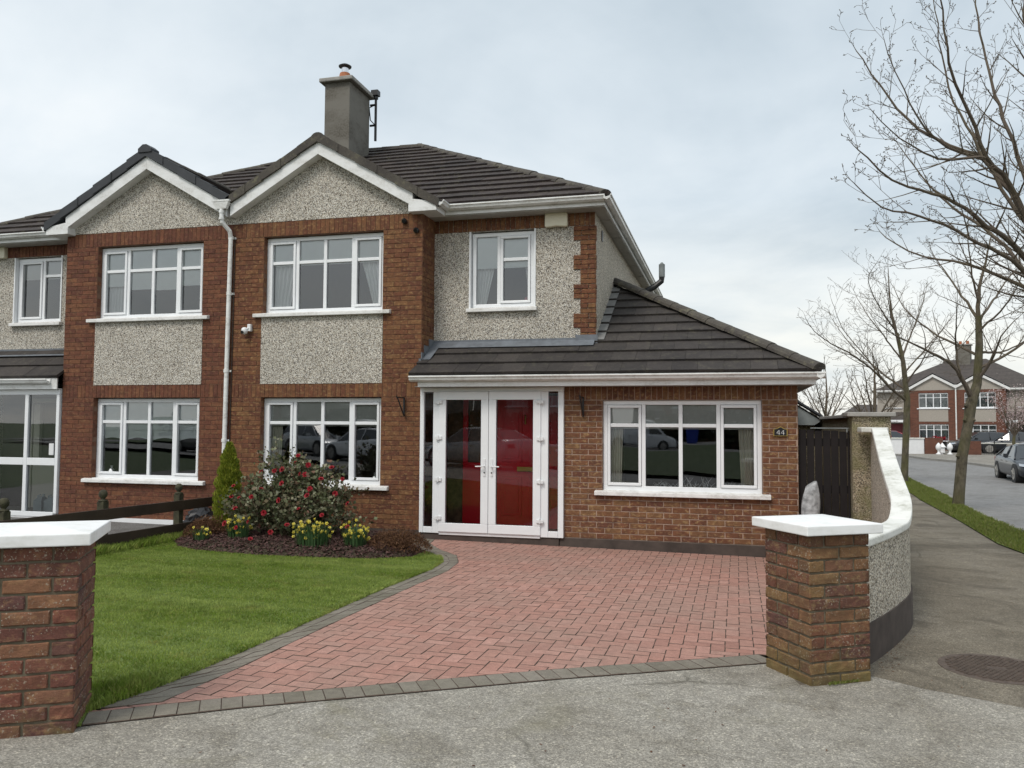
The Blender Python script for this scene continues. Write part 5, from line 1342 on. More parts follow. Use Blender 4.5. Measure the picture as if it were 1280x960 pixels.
# daffodils
df = MB()
for k in range(6):
    th = 2*math.pi*k/6; c, s = math.cos(th), math.sin(th); pp = lambda o_, sd_, z_: (c*o_-s*sd_, s*o_+c*sd_, z_)
    df.add([pp(.004,0,0), pp(.016,.009,.004), pp(.030,0,.002), pp(.016,-.009,.004)], [(0,1,2,3)])
df.lathe([(.006,0),(.008,.012),(.012,.022)],0,0,8)
dm = bpy.data.meshes.new('flower'); dm.from_pydata(df.v, [], df.f); dm.materials.append(MATS['daffodil_petal'])
def daff(cx_, cy_, rx, ry, h, nf, nl, lab, seed):
    T = wthing('daffodil_clump', lab, 'daffodils', (cx_,cy_,gz(cx_,cy_)+.08), 'daffodil clumps in the flower bed'); q = random.Random(seed); z0 = gz(cx_,cy_)+.07
    lv_ = MB(); st_ = MB()
    for k in range(nl):
        th = q.uniform(0,6.283); rr_ = q.random()**.5; x, y = cx_+rx*.8*rr_*math.cos(th), cy_+ry*.8*rr_*math.sin(th); L = h*q.uniform(.45,1.0); ln = q.uniform(.05,.5)*rr_; w_ = .006
        dx, dy = math.cos(th)*ln*L, math.sin(th)*ln*L; tx, ty = -math.sin(th)*w_, math.cos(th)*w_
        a = (x,y,z0); b = (x+dx*.35,y+dy*.35,z0+L*.6); c = (x+dx,y+dy,z0+L*(.97-.3*ln))
        lv_.add([(a[0]-tx,a[1]-ty,a[2]),(a[0]+tx,a[1]+ty,a[2]),(b[0]+tx,b[1]+ty,b[2]),(b[0]-tx,b[1]-ty,b[2]),(c[0]+tx*.2,c[1]+ty*.2,c[2]),(c[0]-tx*.2,c[1]-ty*.2,c[2])],[(0,1,2,3),(3,2,4,5)])
    lv_.build('leaves','daffodil_leaf',T)
    for k in range(nf):
        th = q.uniform(0,6.283); rr_ = q.random()**.5; x, y = cx_+rx*rr_*math.cos(th), cy_+ry*rr_*math.sin(th)*.9; z = z0+h*q.uniform(.38,1.08)*(1-.25*rr_**2)
        st_.tube([(cx_+(x-cx_)*.5,cy_+(y-cy_)*.5,z0),(x,y+.01,z)],[.003,.002],3)
        o = bpy.data.objects.new('flower', dm); COL.objects.link(o); o.parent = T; o.location = (x, y, z); s_ = q.uniform(.65,1.0); o.scale = (s_,)*3
        o.rotation_euler = (R(q.uniform(50,110)), 0, R(q.uniform(-70,70)))
    st_.build('stem','daffodil_leaf',T)
daff(-6.58,9.25,.13,.12,.20,13,60,'smallest daffodil clump, at the end of the bed beside the brown tuft',1)
daff(-6.14,9.42,.18,.16,.33,32,150,'tall daffodil clump at the lower side of the rose bush near the conifer',2)
daff(-4.99,9.25,.27,.2,.34,56,230,'widest daffodil clump directly in front of the rose bush',3)
daff(-4.50,9.42,.18,.17,.32,40,150,'daffodil clump nearest the porch, between the widest clump and brown shrub',4)
def dead(cx_, cy_, rx, ry, h, n_, lab, seed, mat='dead_leaf'):
    T = wthing('dead_shrub', lab, 'shrub', (cx_,cy_,gz(cx_,cy_)+.05), 'withered low shrubs'); gg = np.random.default_rng(seed); q = random.Random(seed); sm = MB()
    for k in range(90):
        th = q.uniform(0,6.283); r_ = q.random()**.5; sm.tube([(cx_+.05*math.cos(th),cy_+.05*math.sin(th),gz(cx_,cy_)+.06),(cx_+rx*r_*.7*math.cos(th),cy_+ry*r_*.7*math.sin(th),gz(cx_,cy_)+.06+h*(1-r_*.5)*.8),(cx_+rx*r_*math.cos(th),cy_+ry*r_*math.sin(th),gz(cx_,cy_)+.06+h*(1-r_**2*.9))],[.004,.003,.001],3)
    sm.build('stem','dead_leaf',T)
    th = gg.uniform(0,2*np.pi,n_); r_ = np.sqrt(gg.random(n_)); z = gz(cx_,cy_)+.05+h*(1-r_**2)**.7*gg.uniform(.5,1.05,n_)
    arr_mesh('foliage', leaf_quads(np.c_[cx_+rx*r_*np.cos(th),cy_+ry*r_*np.sin(th),z], gg, .035, .5, .22), 4, mat, T)
dead(-4.0,9.6,.44,.32,.27,3600,'low withered brown shrub at the porch end of the flower bed',21)
dead(-6.80,9.72,.36,.28,.28,2800,'withered reddish brown tuft beside the wooden fence and conifer',22)
sk = MB(); n = 16; m_ = 8
for j in range(m_+1):
    t_ = j/m_
    for i in range(n):
        th = 2*math.pi*i/n; k_ = 1+.14*math.sin(i*2.3+j*1.7)+.08*math.sin(i*5+j); sk.v.append((-7.62+.26*k_*math.cos(th)*(1-t_**3*.85), 10.72+.2*k_*math.sin(th)*(1-t_**3*.85), -.03+.36*t_**.8+.02*math.sin(i*1.9+j)))
for j in range(m_):
    for i in range(n): sk.f.append((j*n+i, j*n+(i+1)%n, (j+1)*n+(i+1)%n, (j+1)*n+i))
sk.f.append(tuple(range(m_*n,(m_+1)*n))); tag(sk.build('black_sack','black_plastic'),'shiny black plastic sack behind the fence beside the conifer','sack')

# manhole cover in the path
MC = wthing('manhole_cover', 'round rusty brown cast iron manhole cover set in the path', 'manhole cover', (1.74,6.26,gz(1.74,6.26)))
plain('rust', (.115,.088,.072), .8, .3, var=.35, vscale=30, bmp=.4)
mc = MB(); zc = gz(1.74,6.26)+.004; mc.lathe([(.355,zc-.02),(.355,zc+.004),(.335,zc+.004)],1.74,6.26,40); mc.build('frame','rust',MC)
mc = MB(); mc.lathe([(.325,zc-.02),(.325,zc+.002)],1.74,6.26,40)
for i in range(-9,10):
    for j in range(-12,13):
        x, y = i*.036+(.018 if j%2 else 0), j*.026
        if x*x+y*y > .30**2 or (abs(x) < .07 and abs(y) < .03): continue
        mc.box(1.74+x-.0125,1.74+x+.0125,6.26+y-.0075,6.26+y+.0075,zc+.0025,zc+.012)
for i in (-1,0,1): mc.box(1.74+i*.05-.02,1.74+i*.05+.02,6.26-.022,6.26+.022,zc+.0025,zc+.007)
mc.build('cover','rust',MC)

# ------------------------------------------------------------------ bare trees
RMIN = .0034
def grow(mb, p, d, L, r, lvl, q, up=.25, prob=.8, seg=None, bud=True):
    n = max(3, int(L/.16)) if lvl > 1 else max(2, int(L/.07)); n = min(n, 9); pts = [Vector(p)]; d = Vector(d).normalized(); step = L/n; dirs = [d.copy()]
    for i in range(n):
        wg = .065 if lvl > 0 else .14; d = (d+Vector((q.gauss(0,wg), q.gauss(0,wg), q.gauss(0,wg*.8)+up*.18))).normalized(); pts.append(pts[-1]+d*step); dirs.append(d.copy())
    rad = [max(r*(1-.72*i/n), RMIN*(.75 if i < n else .6)) for i in range(n+1)]
    mb.tube(pts, rad, 5 if r > .02 else (4 if r > .009 else 3), cap=False)
    if bud and lvl == 0 : 
        e = pts[-1]; mb.tube([e-d*.01, e+d*.008, e+d*.02],[rad[-1], rad[-1]*2.2+.001, .001],4)
    if lvl <= 0: return
    sgn = q.choice((-1,1)); ax = d.orthogonal().normalized()
    for i in range(1, n+1):
        if i < n and q.random() > prob: continue
        sgn = -sgn; dd = dirs[i]; side = dd.cross(Vector((q.uniform(-.4,.4), q.uniform(-.4,.4), 1))).normalized()*sgn
        side = Matrix.Rotation(q.uniform(-1.2,1.2), 3, dd) @ side
        a = q.uniform(.55,.95); cd = dd*math.cos(a)+side*math.sin(a)
        grow(mb, pts[i], cd, L*q.uniform(.32,.55)*(1.15-.5*i/n), max(rad[i]*.6,RMIN), lvl-1, q, up, prob, bud=bud)
def limb(mb, pts, r0, r1, q, lvl=2, every=.3, L=(.5,1.1), up=.25, start=0., prob=.8, bud=True, seg=8):
    P = [Vector(p) for p in pts]
    # smooth the guide line
    S = []
    for i in range(len(P)-1):
        a, b, c, e = P[max(i-1,0)], P[i], P[i+1], P[min(i+2,len(P)-1)]
        m_ = max(2, int((c-b).length/.18))
        for k in range(m_):
            t = k/m_; S.append(.5*((2*b)+(c-a)*t+(2*a-5*b+4*c-e)*t*t+(-a+3*b-3*c+e)*t**3)+Vector((q.gauss(0,.008),q.gauss(0,.008),q.gauss(0,.008))))
    S.append(P[-1]); n = len(S)
    rad = [r0+(r1-r0)*(i/(n-1))**.8 for i in range(n)]
    mb.tube(S, rad, seg if r0 > .03 else 5, cap=True)
    acc = 0; tot = sum((a-b).length for a, b in zip(S, S[1:])); s = 0; sg = 1
    for i in range(1, n):
        l = (S[i]-S[i-1]).length; acc += l; s += l
        if s/tot < start: continue
        if acc > every:
            acc = q.uniform(-.1,.1)*every; d = (S[i]-S[i-1]).normalized(); sg = -sg
            side = Matrix.Rotation(q.uniform(-1.3,1.3), 3, d) @ (d.cross(Vector((q.uniform(-.3,.3),q.uniform(-.3,.3),1))).normalized()*sg)
            a = q.uniform(.5,.9); tt = s/tot
            grow(mb, S[i], d*math.cos(a)+side*math.sin(a), q.uniform(*L)*(1.1-.55*tt), min(rad[i]*.5,.016), lvl, q, up, prob, bud=bud)
    grow(mb, S[-1], (S[-1]-S[-2]), L[0]*.5, r1, max(lvl-1,0), q, up, prob, bud=bud)
# nearest tree, trunk just outside the picture
q = random.Random(42)
T0 = wthing('street_tree', 'nearest bare tree whose crown enters the picture at its upper right edge', 'tree', (4.55,12.4,gz(4.5,12.4)), 'bare street trees on the verge')
MB().tube([(4.60,12.45,-.3),(4.56,12.42,.0),(4.5,12.38,.6),(4.52,12.36,1.7),(4.5,12.32,2.35),(4.48,12.28,2.75)],[.21,.16,.13,.12,.12,.11],14).build('trunk','bark',T0)
cr = MB()
A0 = (4.48,12.26,2.6)
LM = [([A0,(3.58,11.4,3.71),(3.01,10.82,3.98),(2.71,10.53,4.14),(2.44,10.35,4.23),(1.98,10.01,4.31),(1.65,9.71,4.42),(1.4,9.54,4.62)],.075,.006),
 ([(4.5,12.3,2.7),(3.83,12.16,4.42),(3.59,12.17,4.88),(3.41,12.21,5.2),(3.17,12.24,5.37),(2.77,12.23,5.56),(2.43,12.23,5.88),(2.1,12.22,6.37),(1.79,12.21,6.9)],.085,.006),
 ([(4.5,12.3,2.8),(3.86,11.97,4.13),(3.56,11.76,4.7),(3.2,11.44,5.0),(3.04,11.28,5.34),(2.85,11.11,5.67),(2.65,10.83,6.04),(2.47,10.53,6.88)],.075,.006),
 ([A0,(3.51,11.19,3.48),(2.79,10.66,3.80),(2.44,10.36,3.92),(1.98,10.03,4.0),(1.67,9.84,4.03),(1.38,9.65,4.27)],.06,.005),
 ([A0,(3.86,12.31,3.45),(3.22,12.44,3.81),(2.71,12.61,3.98),(2.38,12.82,4.23),(2.21,13.07,4.48)],.055,.005),
 ([(4.5,12.3,2.75),(4.15,12.12,4.58),(3.95,12.09,5.99),(3.90,12.12,7.1),(3.85,12.05,8.18)],.09,.008),
 ([(4.5,12.3,2.75),(3.94,12.46,5.07),(3.6,12.7,6.61),(3.5,13.01,8.19)],.07,.006),
 ([(3.86,11.97,4.13),(3.35,12.0,5.1),(2.95,12.1,6.2),(2.75,12.0,7.4)],.04,.005),
 ([(3.41,12.21,5.2),(2.7,11.8,5.4),(2.25,11.5,6.0),(2.0,11.3,6.6)],.03,.004),
 ([(3.2,11.44,5.0),(2.55,11.0,4.9),(2.05,10.7,5.1),(1.7,10.5,5.4)],.03,.004),
 ([A0,(3.9,13.2,4.2),(3.2,13.9,5.2),(2.7,14.3,6.2)],.06,.005),
 ([A0,(3.9,11.2,4.6),(3.4,10.3,5.6),(3.1,9.8,6.7)],.06,.005),
 ([(4.5,12.3,2.8),(5.3,12.2,4.2),(6.0,12.0,5.6),(6.6,11.8,7.0)],.075,.006),([(4.5,12.3,2.8),(5.2,11.6,4.1),(6.1,10.9,5.0),(7.0,10.3,5.7)],.07,.006),
 ([(4.5,12.3,2.8),(5.2,13.2,4.3),(5.8,14.1,5.7)],.07,.006),([(4.5,12.3,2.8),(4.8,12.3,5.2),(5.0,12.2,7.0),(5.0,12.2,8.6)],.08,.006)]
for i, (pts, a, b) in enumerate(LM):
    vis = i < 12
    limb(cr, pts, a*.80, b*1.1, q, 3 if vis else 2, .15 if vis else .3, (.40,.95), up=.45, start=.10, prob=.78 if vis else .5)
cr.build('crown','twig',T0)
RMIN = .0042
# second tree: whole trunk in view
q = random.Random(7)
T1 = wthing('street_tree', 'bare street tree with leaning mossy trunk standing nearest the parked grey saloon', 'tree', (5.6,23.1,gz(5.6,23.1)), 'bare street trees on the verge')
sc1 = 20.77/19.9
def S1(pts): return [(x*sc1, y*sc1, 1.57+(z-1.57)*sc1) for x,y,z in pts]
tr = S1([(5.34,22.14,-.75),(5.38,22.14,-.48),(5.42,22.12,.0),(5.5,22.1,.88),(5.66,22.09,1.75),(5.70,22.09,2.1),(5.86,22.1,2.63),(5.92,22.07,3.6),(5.9,22.03,4.28),(5.93,22.0,4.96),(6.08,22.01,5.61),(6.24,22.02,6.33)])
mb = MB(); mb.tube(tr[:9],[.20,.155,.135,.128,.125,.14,.11,.09,.075],12)
for (i, dx) in ((3,-.17),(4,-.16),(5,-.17),(4,.12)):   # knots and burrs
    p = tr[i]; dx *= .72; mb.tube([(p[0]+dx*.6,p[1]-.06,p[2]-.06),(p[0]+dx*1.05,p[1]-.08,p[2]),(p[0]+dx*.7,p[1]-.06,p[2]+.10)],[.03,.055,.03],7)
mb.build('trunk','bark',T1)
cr = MB(); limb(cr, tr[7:], .08, .01, q, 3, .3, (.7,1.4), up=.3, prob=.6)
L1 = [([(5.72,22.08,2.3),(5.45,21.8,2.75),(5.19,21.6,3.09),(4.73,21.05,3.26),(4.15,20.47,3.48),(3.68,20.03,3.63),(3.28,19.6,3.86)],.10,.008),
 ([(5.9,22.03,4.20),(5.53,22.31,4.99),(5.31,22.64,5.54),(5.09,22.86,6.07)],.07,.008),([(5.46,21.98,2.92),(5.4,22.05,3.42),(5.27,21.46,4.04),(5.17,20.88,4.72)],.05,.006),
 ([(5.86,22.1,2.7),(6.09,21.72,3.18),(6.15,21.2,3.7),(6.47,20.95,4.13)],.08,.007),([(5.92,22.04,4.19),(6.48,22.67,4.85),(7.01,23.4,5.46),(7.55,24.04,5.88)],.06,.007),
 ([(5.92,22.08,3.41),(6.6,22.88,3.47),(7.26,23.56,3.72),(7.94,24.23,4.2)],.06,.007),([(5.92,22.08,3.3),(5.2,22.8,3.9),(4.6,23.4,4.6),(4.3,23.8,5.4)],.06,.007),
 ([(5.9,22.0,3.9),(6.4,21.3,4.6),(6.6,20.6,5.5)],.05,.006),([(5.9,22.0,4.6),(5.6,21.5,5.6),(5.5,21.2,6.6)],.05,.006),([(5.9,22.05,3.0),(6.9,22.2,3.6),(7.7,22.4,4.6),(8.3,22.6,5.7)],.06,.007)]
for pts, a, b in L1: limb(cr, S1(pts), a*.66, b, q, 3, .28, (.7,1.6), up=.40, start=.12, prob=.68, bud=False)
cr.build('crown','twig',T1)
q = random.Random(9); RMIN = .0058
T2 = wthing('street_tree', 'slim bare street tree beyond, standing before the white garden wall', 'tree', (6.2,32.85,gz(6.2,32.85)), 'bare street trees on the verge')
sc2 = 30.02/29
def S2(pts): return [(x*sc2, y*sc2, 1.57+(z-1.57)*sc2) for x,y,z in pts]
tr = S2([(6.0,31.75,-.7),(6.01,31.73,-.47),(6.07,31.68,.83),(6.14,31.61,2.53),(6.01,31.51,3.89),(5.8,31.4,4.91),(5.59,31.29,5.9),(5.51,31.2,7.26)])
MB().tube(tr[:6],[.17,.135,.118,.11,.08,.065],10).build('trunk','bark',T2)
cr = MB(); limb(cr, tr[4:], .075, .01, q, 3, .4, (.9,1.8), up=.3, prob=.6, bud=False)
L2 = [([(6.08,31.6,2.53),(5.39,30.87,3.02),(4.72,30.14,3.59),(3.93,29.39,4.06),(3.18,28.66,4.38),(2.64,27.98,4.76),(2.4,27.38,5.01)],.085,.008),([(6.01,31.51,3.89),(5.45,31.83,4.85),(4.98,32.18,5.64),(4.64,32.56,6.45)],.06,.008),
 ([(5.99,31.49,4.09),(6.43,32.08,5.0),(6.83,32.66,5.8),(7.18,33.22,6.76)],.06,.008),([(6.09,31.57,3.1),(6.47,31.12,3.77),(6.76,30.64,4.42),(7.04,30.17,4.91)],.06,.008),([(5.8,31.4,4.91),(5.14,30.66,5.72),(4.66,29.97,6.6),(4.84,29.48,7.05)],.05,.008),
 ([(6.08,31.6,2.9),(5.3,31.9,3.6),(4.4,32.3,4.6),(3.8,32.6,5.6)],.07,.008),([(5.9,31.5,4.4),(5.5,30.9,5.6),(5.3,30.5,6.8)],.05,.006),([(6.05,31.5,3.5),(6.9,31.6,4.5),(7.6,31.7,5.4)],.05,.006),([(5.4,30.87,3.02),(4.6,30.7,4.1),(3.9,30.5,5.0),(3.5,30.2,6.0)],.045,.006)]
for pts, a, b in L2: limb(cr, S2(pts), a*.68, b, q, 3, .40, (.9,2.0), up=.40, start=.1, prob=.66, bud=False)
cr.build('crown','twig',T2)
RMIN = .010
# two thinner trees further along the street
def far_tree(name, x, y, h, seed, lab, spread=1., cat='tree', group=None, z=None):
    q = random.Random(seed); z = gz(x,y) if z is None else z
    T = wthing(name, lab, cat, (x,y,z), group); mb = MB(); mb.tube([(x,y,z-.3),(x+.05,y,z+h*.2),(x,y,z+h*.42)],[.15,.12,.10],8); mb.build('trunk','bark',T)
    cr = MB(); base = Vector((x,y,z+h*.3))
    limb(cr, [(x,y,z+h*.4),(x+.1,y,z+h*.7),(x,y,z+h)], .09, .015, q, 2, .5, (.9,1.6), prob=.6, bud=False)
    for k in range(8):
        th = k*2.4+q.random(); s = h*.30*spread*q.uniform(.8,1.2); b = (x,y,z+h*(.28+.05*(k%4)))
        limb(cr, [b,(x+.4*s*math.cos(th),y+.4*s*math.sin(th),b[2]+h*.15),(x+s*math.cos(th),y+s*math.sin(th),b[2]+h*q.uniform(.32,.5))], .06, .012, q, 2, .5, (.8,1.5), prob=.6, bud=False)
    cr.build('crown','twig',T); return T
far_tree('street_tree', 6.6, 41.5, 5.4, 31, 'thin bare tree half hidden behind the slim street tree', .9, group='bare street trees on the verge')
far_tree('street_tree', 5.6, 52.0, 5.6, 33, 'farthest small bare tree above the tall pebbledash side wall', 1.1, group='bare street trees on the verge')
# ------------------------------------------------------------------ cars
def make_car(name, label, paintm, loc, heading, L=4.75, W=1.84, Hh=1.45, kind='saloon', group=None, z=None, detail=True, cat='car'):
    """car centred on loc, nose pointing along heading (radians from +X)"""
    T = thing(name, label, cat, (loc[0], loc[1], (gz(*loc)-.10 if z is None else z)), heading, group)
    h = W/2
    # body loft: stations (x, half width factor, bottom z, belt z, top z of lower body)
    if kind == 'saloon': st_ = [(-.5,.80,.34,.70,.88),(-.485,.90,.26,.80,1.0),(-.44,.97,.22,.86,1.05),(-.30,1,.20,.88,1.0),(0,1,.19,.86,.95),(.18,1,.19,.84,.93),(.30,.99,.20,.80,.90),(.42,.95,.21,.72,.80),(.475,.86,.22,.64,.70),(.5,.70,.28,.55,.60)]
    elif kind == 'hatch': st_ = [(-.5,.84,.34,.80,.98),(-.485,.93,.26,.86,1.04),(-.44,.98,.22,.90,1.06),(-.30,1,.20,.90,1.02),(0,1,.19,.88,.98),(.20,1,.19,.86,.97),(.32,.98,.20,.84,.94),(.43,.94,.21,.76,.84),(.48,.86,.22,.66,.72),(.5,.72,.28,.56,.62)]
    else: st_ = [(-.5,.94,.34,1.0,1.1),(-.49,.98,.26,1.05,1.2),(-.44,1,.22,1.1,1.25),(-.30,1,.20,1.1,1.25),(0,1,.19,1.1,1.25),(.22,1,.19,1.08,1.2),(.34,.98,.20,1.0,1.12),(.44,.94,.21,.85,.95),(.485,.86,.22,.72,.8),(.5,.72,.28,.6,.66)]
    mb = MB(); nn = 12
    for (x, w_, zb, zm, zt) in st_:
        w_ *= h; P = [(0,zb),(w_*.9,zb),(w_*.985,zb+.08),(w_,(zb+zm)*.5),(w_*.985,zm),(w_*.90,zt-.02),(w_*.5,zt+.012),(0,zt+.02)]
        P = P+[(-a,b) for a,b in P[-2:0:-1]]
        for a, b in P: mb.v.append((x*L,a,b))
    m_ = 14
    for i in range(len(st_)-1):
        for k in range(m_): mb.f.append((i*m_+k,(i+1)*m_+k,(i+1)*m_+(k+1)%m_,i*m_+(k+1)%m_))
    mb.f.append(tuple(range(m_))); mb.f.append(tuple(range(9*m_,10*m_))[::-1])
    B = mb.build('body', paintm, T, smooth=True); sm = B.modifiers.new('s','SUBSURF'); sm.levels = 1; sm.render_levels = 1
    # cabin glass and roof
    if kind == 'saloon': cab = [(-.43,.98,.74,1.0),(-.27,1.36,.64,.90),(-.05,Hh,.62,.90),(.06,Hh-.02,.62,.90),(.245,.93,.76,.92)]
    elif kind == 'hatch': cab = [(-.485,1.0,.78,1.0),(-.42,1.38,.68,.90),(-.10,Hh,.64,.9),(.06,Hh-.03,.64,.9),(.27,.95,.78,.95)]
    else: cab = [(-.495,1.1,.95,1.2),(-.485,Hh-.05,.86,1.1),(-.2,Hh,.84,1.1),(.12,Hh,.84,1.1),(.20,Hh-.08,.82,1.1),(.36,1.08,.88,1.1)]
    gm = MB()
    for (x, zt, wt, zb) in cab:
        zb = min(zb, zt-.01) if zt > 1.02 else zt-.02
        gm.v += [(x*L, h*.90, zb-.05),(x*L, h*wt*1.02, zt-.05),(x*L, h*wt*.86, zt),(x*L, -h*wt*.86, zt),(x*L, -h*wt*1.02, zt-.05),(x*L, -h*.90, zb-.05)]
    k_ = len(cab)
    for i in range(k_-1):
        for j in range(5): gm.f.append((i*6+j,(i+1)*6+j,(i+1)*6+j+1,i*6+j+1))
    gm.f.append(tuple(range(6))); gm.f.append(tuple(range((k_-1)*6,k_*6))[::-1])
    G = gm.build('window', 'car_glass' if kind != 'van' else paintm, T)
    rf = MB(); a, b = (cab[1], cab[-2])
    mids = cab[1:-1]
    for (x, zt, wt, zb) in mids: rf.v += [(x*L, h*wt*.98, zt-.035),(x*L, h*wt*.80, zt+.012),(x*L,0,zt+.028),(x*L,-h*wt*.80, zt+.012),(x*L,-h*wt*.98, zt-.035)]
    for i in range(len(mids)-1):
        for j in range(4): rf.f.append((i*5+j,(i+1)*5+j,(i+1)*5+j+1,i*5+j+1))
    # pillars as part of the roof panel
    for sgn in (1,-1):
        for (c0, c1) in ((cab[0],cab[1]),(cab[-1],cab[-2])):
            x0, z0 = c0[0]*L, (min(c0[3],c0[1])-.03); x1, z1 = c1[0]*L, c1[1]-.03
            rf.tube([(x0,sgn*h*.88,z0),(x1,sgn*h*c1[2]*.98,z1)],.03,5)
        xm = -.06*L; rf.tube([(xm,sgn*h*.905,.90),(xm,sgn*h*.645,Hh-.05)],.028,4)
    rf.build('roof', paintm, T, smooth=True)
    if kind == 'van':
        wm_ = MB(); wm_.add([(.205*L,h*.74,Hh-.12),(.205*L,-h*.74,Hh-.12),(.358*L,-h*.82,1.12),(.358*L,h*.82,1.12)],[(0,1,2,3)])
        for v in range(len(wm_.v)): wm_.v[v] = (wm_.v[v][0]+.03, wm_.v[v][1], wm_.v[v][2]+.03)
        for sgn in (1,-1): wm_.add([(.14*L,sgn*h*.935,1.22),(.30*L,sgn*h*.93,1.18),(.20*L,sgn*h*.885,Hh-.2),(.14*L,sgn*h*.885,Hh-.2)],[(0,1,2,3)])
        wm_.build('window','car_glass',T)
    # wheels in dark arches
    wr = .335
    for wx in (-.30*L, .315*L):
        for sgn in (1,-1):
            y = sgn*(h-.11); ar = MB(); ar.tube([(wx,sgn*(h-.30),wr+.01),(wx,sgn*(h+.004),wr+.01)], wr+.055, 22); ar.build('wheel_arch','rubber',T)
            w_ = MB().tube([(wx,y-sgn*.12,wr),(wx,y-sgn*.11,wr),(wx,y+sgn*.105,wr),(wx,y+sgn*.118,wr)],[wr-.03,wr,wr,wr-.03],24).build('wheel','rubber',T)
            rm_ = MB(); rm_.tube([(wx,y+sgn*.119,wr),(wx,y+sgn*.124,wr)],[wr*.70,wr*.66],20); 
            for k in range(5):
                a_ = k*2*math.pi/5; c, s = math.cos(a_), math.sin(a_)
                rm_.tube([(wx,y+sgn*.128,wr),(wx+c*wr*.66,y+sgn*.128,wr+s*wr*.66)],.022,4)
            rm_.build('rim','stone_grey',w_)
    if detail:
        x0 = .497*L
        for sgn in (1,-1):
            hl = MB(); hl.add([(.452*L,sgn*h*.93,.66),(.487*L,sgn*h*.70,.63),(.497*L,sgn*h*.50,.62),(.496*L,sgn*h*.50,.69),(.480*L,sgn*h*.70,.725),(.44*L,sgn*h*.93,.755)],[(0,1,2,3,4,5)])
            for i_ in range(6): hl.v[i_] = (hl.v[i_][0]+.018, hl.v[i_][1]+sgn*.014, hl.v[i_][2]+.012)
            hl.build('headlight','headlight',T)
            MB().box(-.505*L,-.488*L,min(sgn*h*.55,sgn*h*.88),max(sgn*h*.55,sgn*h*.88),.74,.88).build('tail_light','red_petal',T,bevel=.01)
            MB().tube([(.175*L,sgn*h*.93,.98),(.17*L,sgn*(h+.09),1.0)],.015,5).box(.145*L,.175*L,min(sgn*(h+.03),sgn*(h+.19)),max(sgn*(h+.03),sgn*(h+.19)),.96,1.10).build('wing_mirror',paintm,T,bevel=.02)
        gr = MB(); gp = [(-.36,.66),(.36,.66),(.42,.58),(.33,.44),(-.33,.44),(-.42,.58)]
        gr.extrude(gp,'x',.49*L,.508*L); GR = gr.build('grille','black_plastic',T)
        for v in GR.data.vertices: pass
        rim_ = MB(); n6 = len(gp)
        rim_.tube([(.512*L,a_,b_) for a_, b_ in gp+[gp[0]]],.012,5); 
        for zz_ in (.50,.55,.60): rim_.box(.508*L,.512*L,-.34,.34,zz_,zz_+.008)
        rim_.build('grille_bars','chrome',GR)
        MB().lathe([(.0,0),(.055,.001),(.05,.012),(0,.012)],0,0,16).build('badge','chrome',GR)
        bd = [o for o in COL.objects if o.parent == GR and o.name.startswith('badge')][-1]; bd.location = (.512*L,0,.57); bd.rotation_euler = (0,R(90),0)
        MB().box(.478*L,.497*L,-.62,.62,.27,.36).build('air_intake','black_plastic',T,bevel=.01)
        MB().box(.500*L,.506*L,-.26,.26,.38,.49).build('number_plate','white_plastic',T,bevel=.004)
        for sgn in (1,-1):
            MB().box(-.15*L,-.13*L+.06,min(sgn*h*.985,sgn*(h+.02)),max(sgn*h*.985,sgn*(h+.02)),.78,.81).box(.03*L,.05*L+.06,min(sgn*h*.985,sgn*(h+.02)),max(sgn*h*.985,sgn*(h+.02)),.77,.80).build('door_handle','chrome',T)
    return T
make_car('parked_car','dark grey saloon parked on the road facing the camera, cut by the right picture edge','paint_grey',(11.78,37.3),math.atan2(-3.39,-.30),4.9,1.88,1.46)
gp = 'cars parked in the drives across the road'
make_car('parked_car','black estate car behind the railings in the drive across the road','paint_black',(16.6,62.0),R(188),4.5,1.8,1.5,'hatch',gp,z=-.2)
make_car('parked_car','dark blue grey saloon beside the black car, nearer the blossom tree','paint_grey',(18.1,60.6),R(170),4.5,1.8,1.46,'saloon',gp,z=-.15)
make_car('parked_car','red car behind the white garden wall, left of the far brick bays','paint_red',(11.0,62.6),R(15),4.2,1.76,1.45,'hatch',gp,z=-.12)
make_car('parked_car','pale silver green car at the right picture edge below the pink blossom','paint_silver',(19.9,58.4),R(200),4.2,1.76,1.42,'hatch',gp,z=-.13)

plain('maroon_door', (.14,.012,.02), .5)
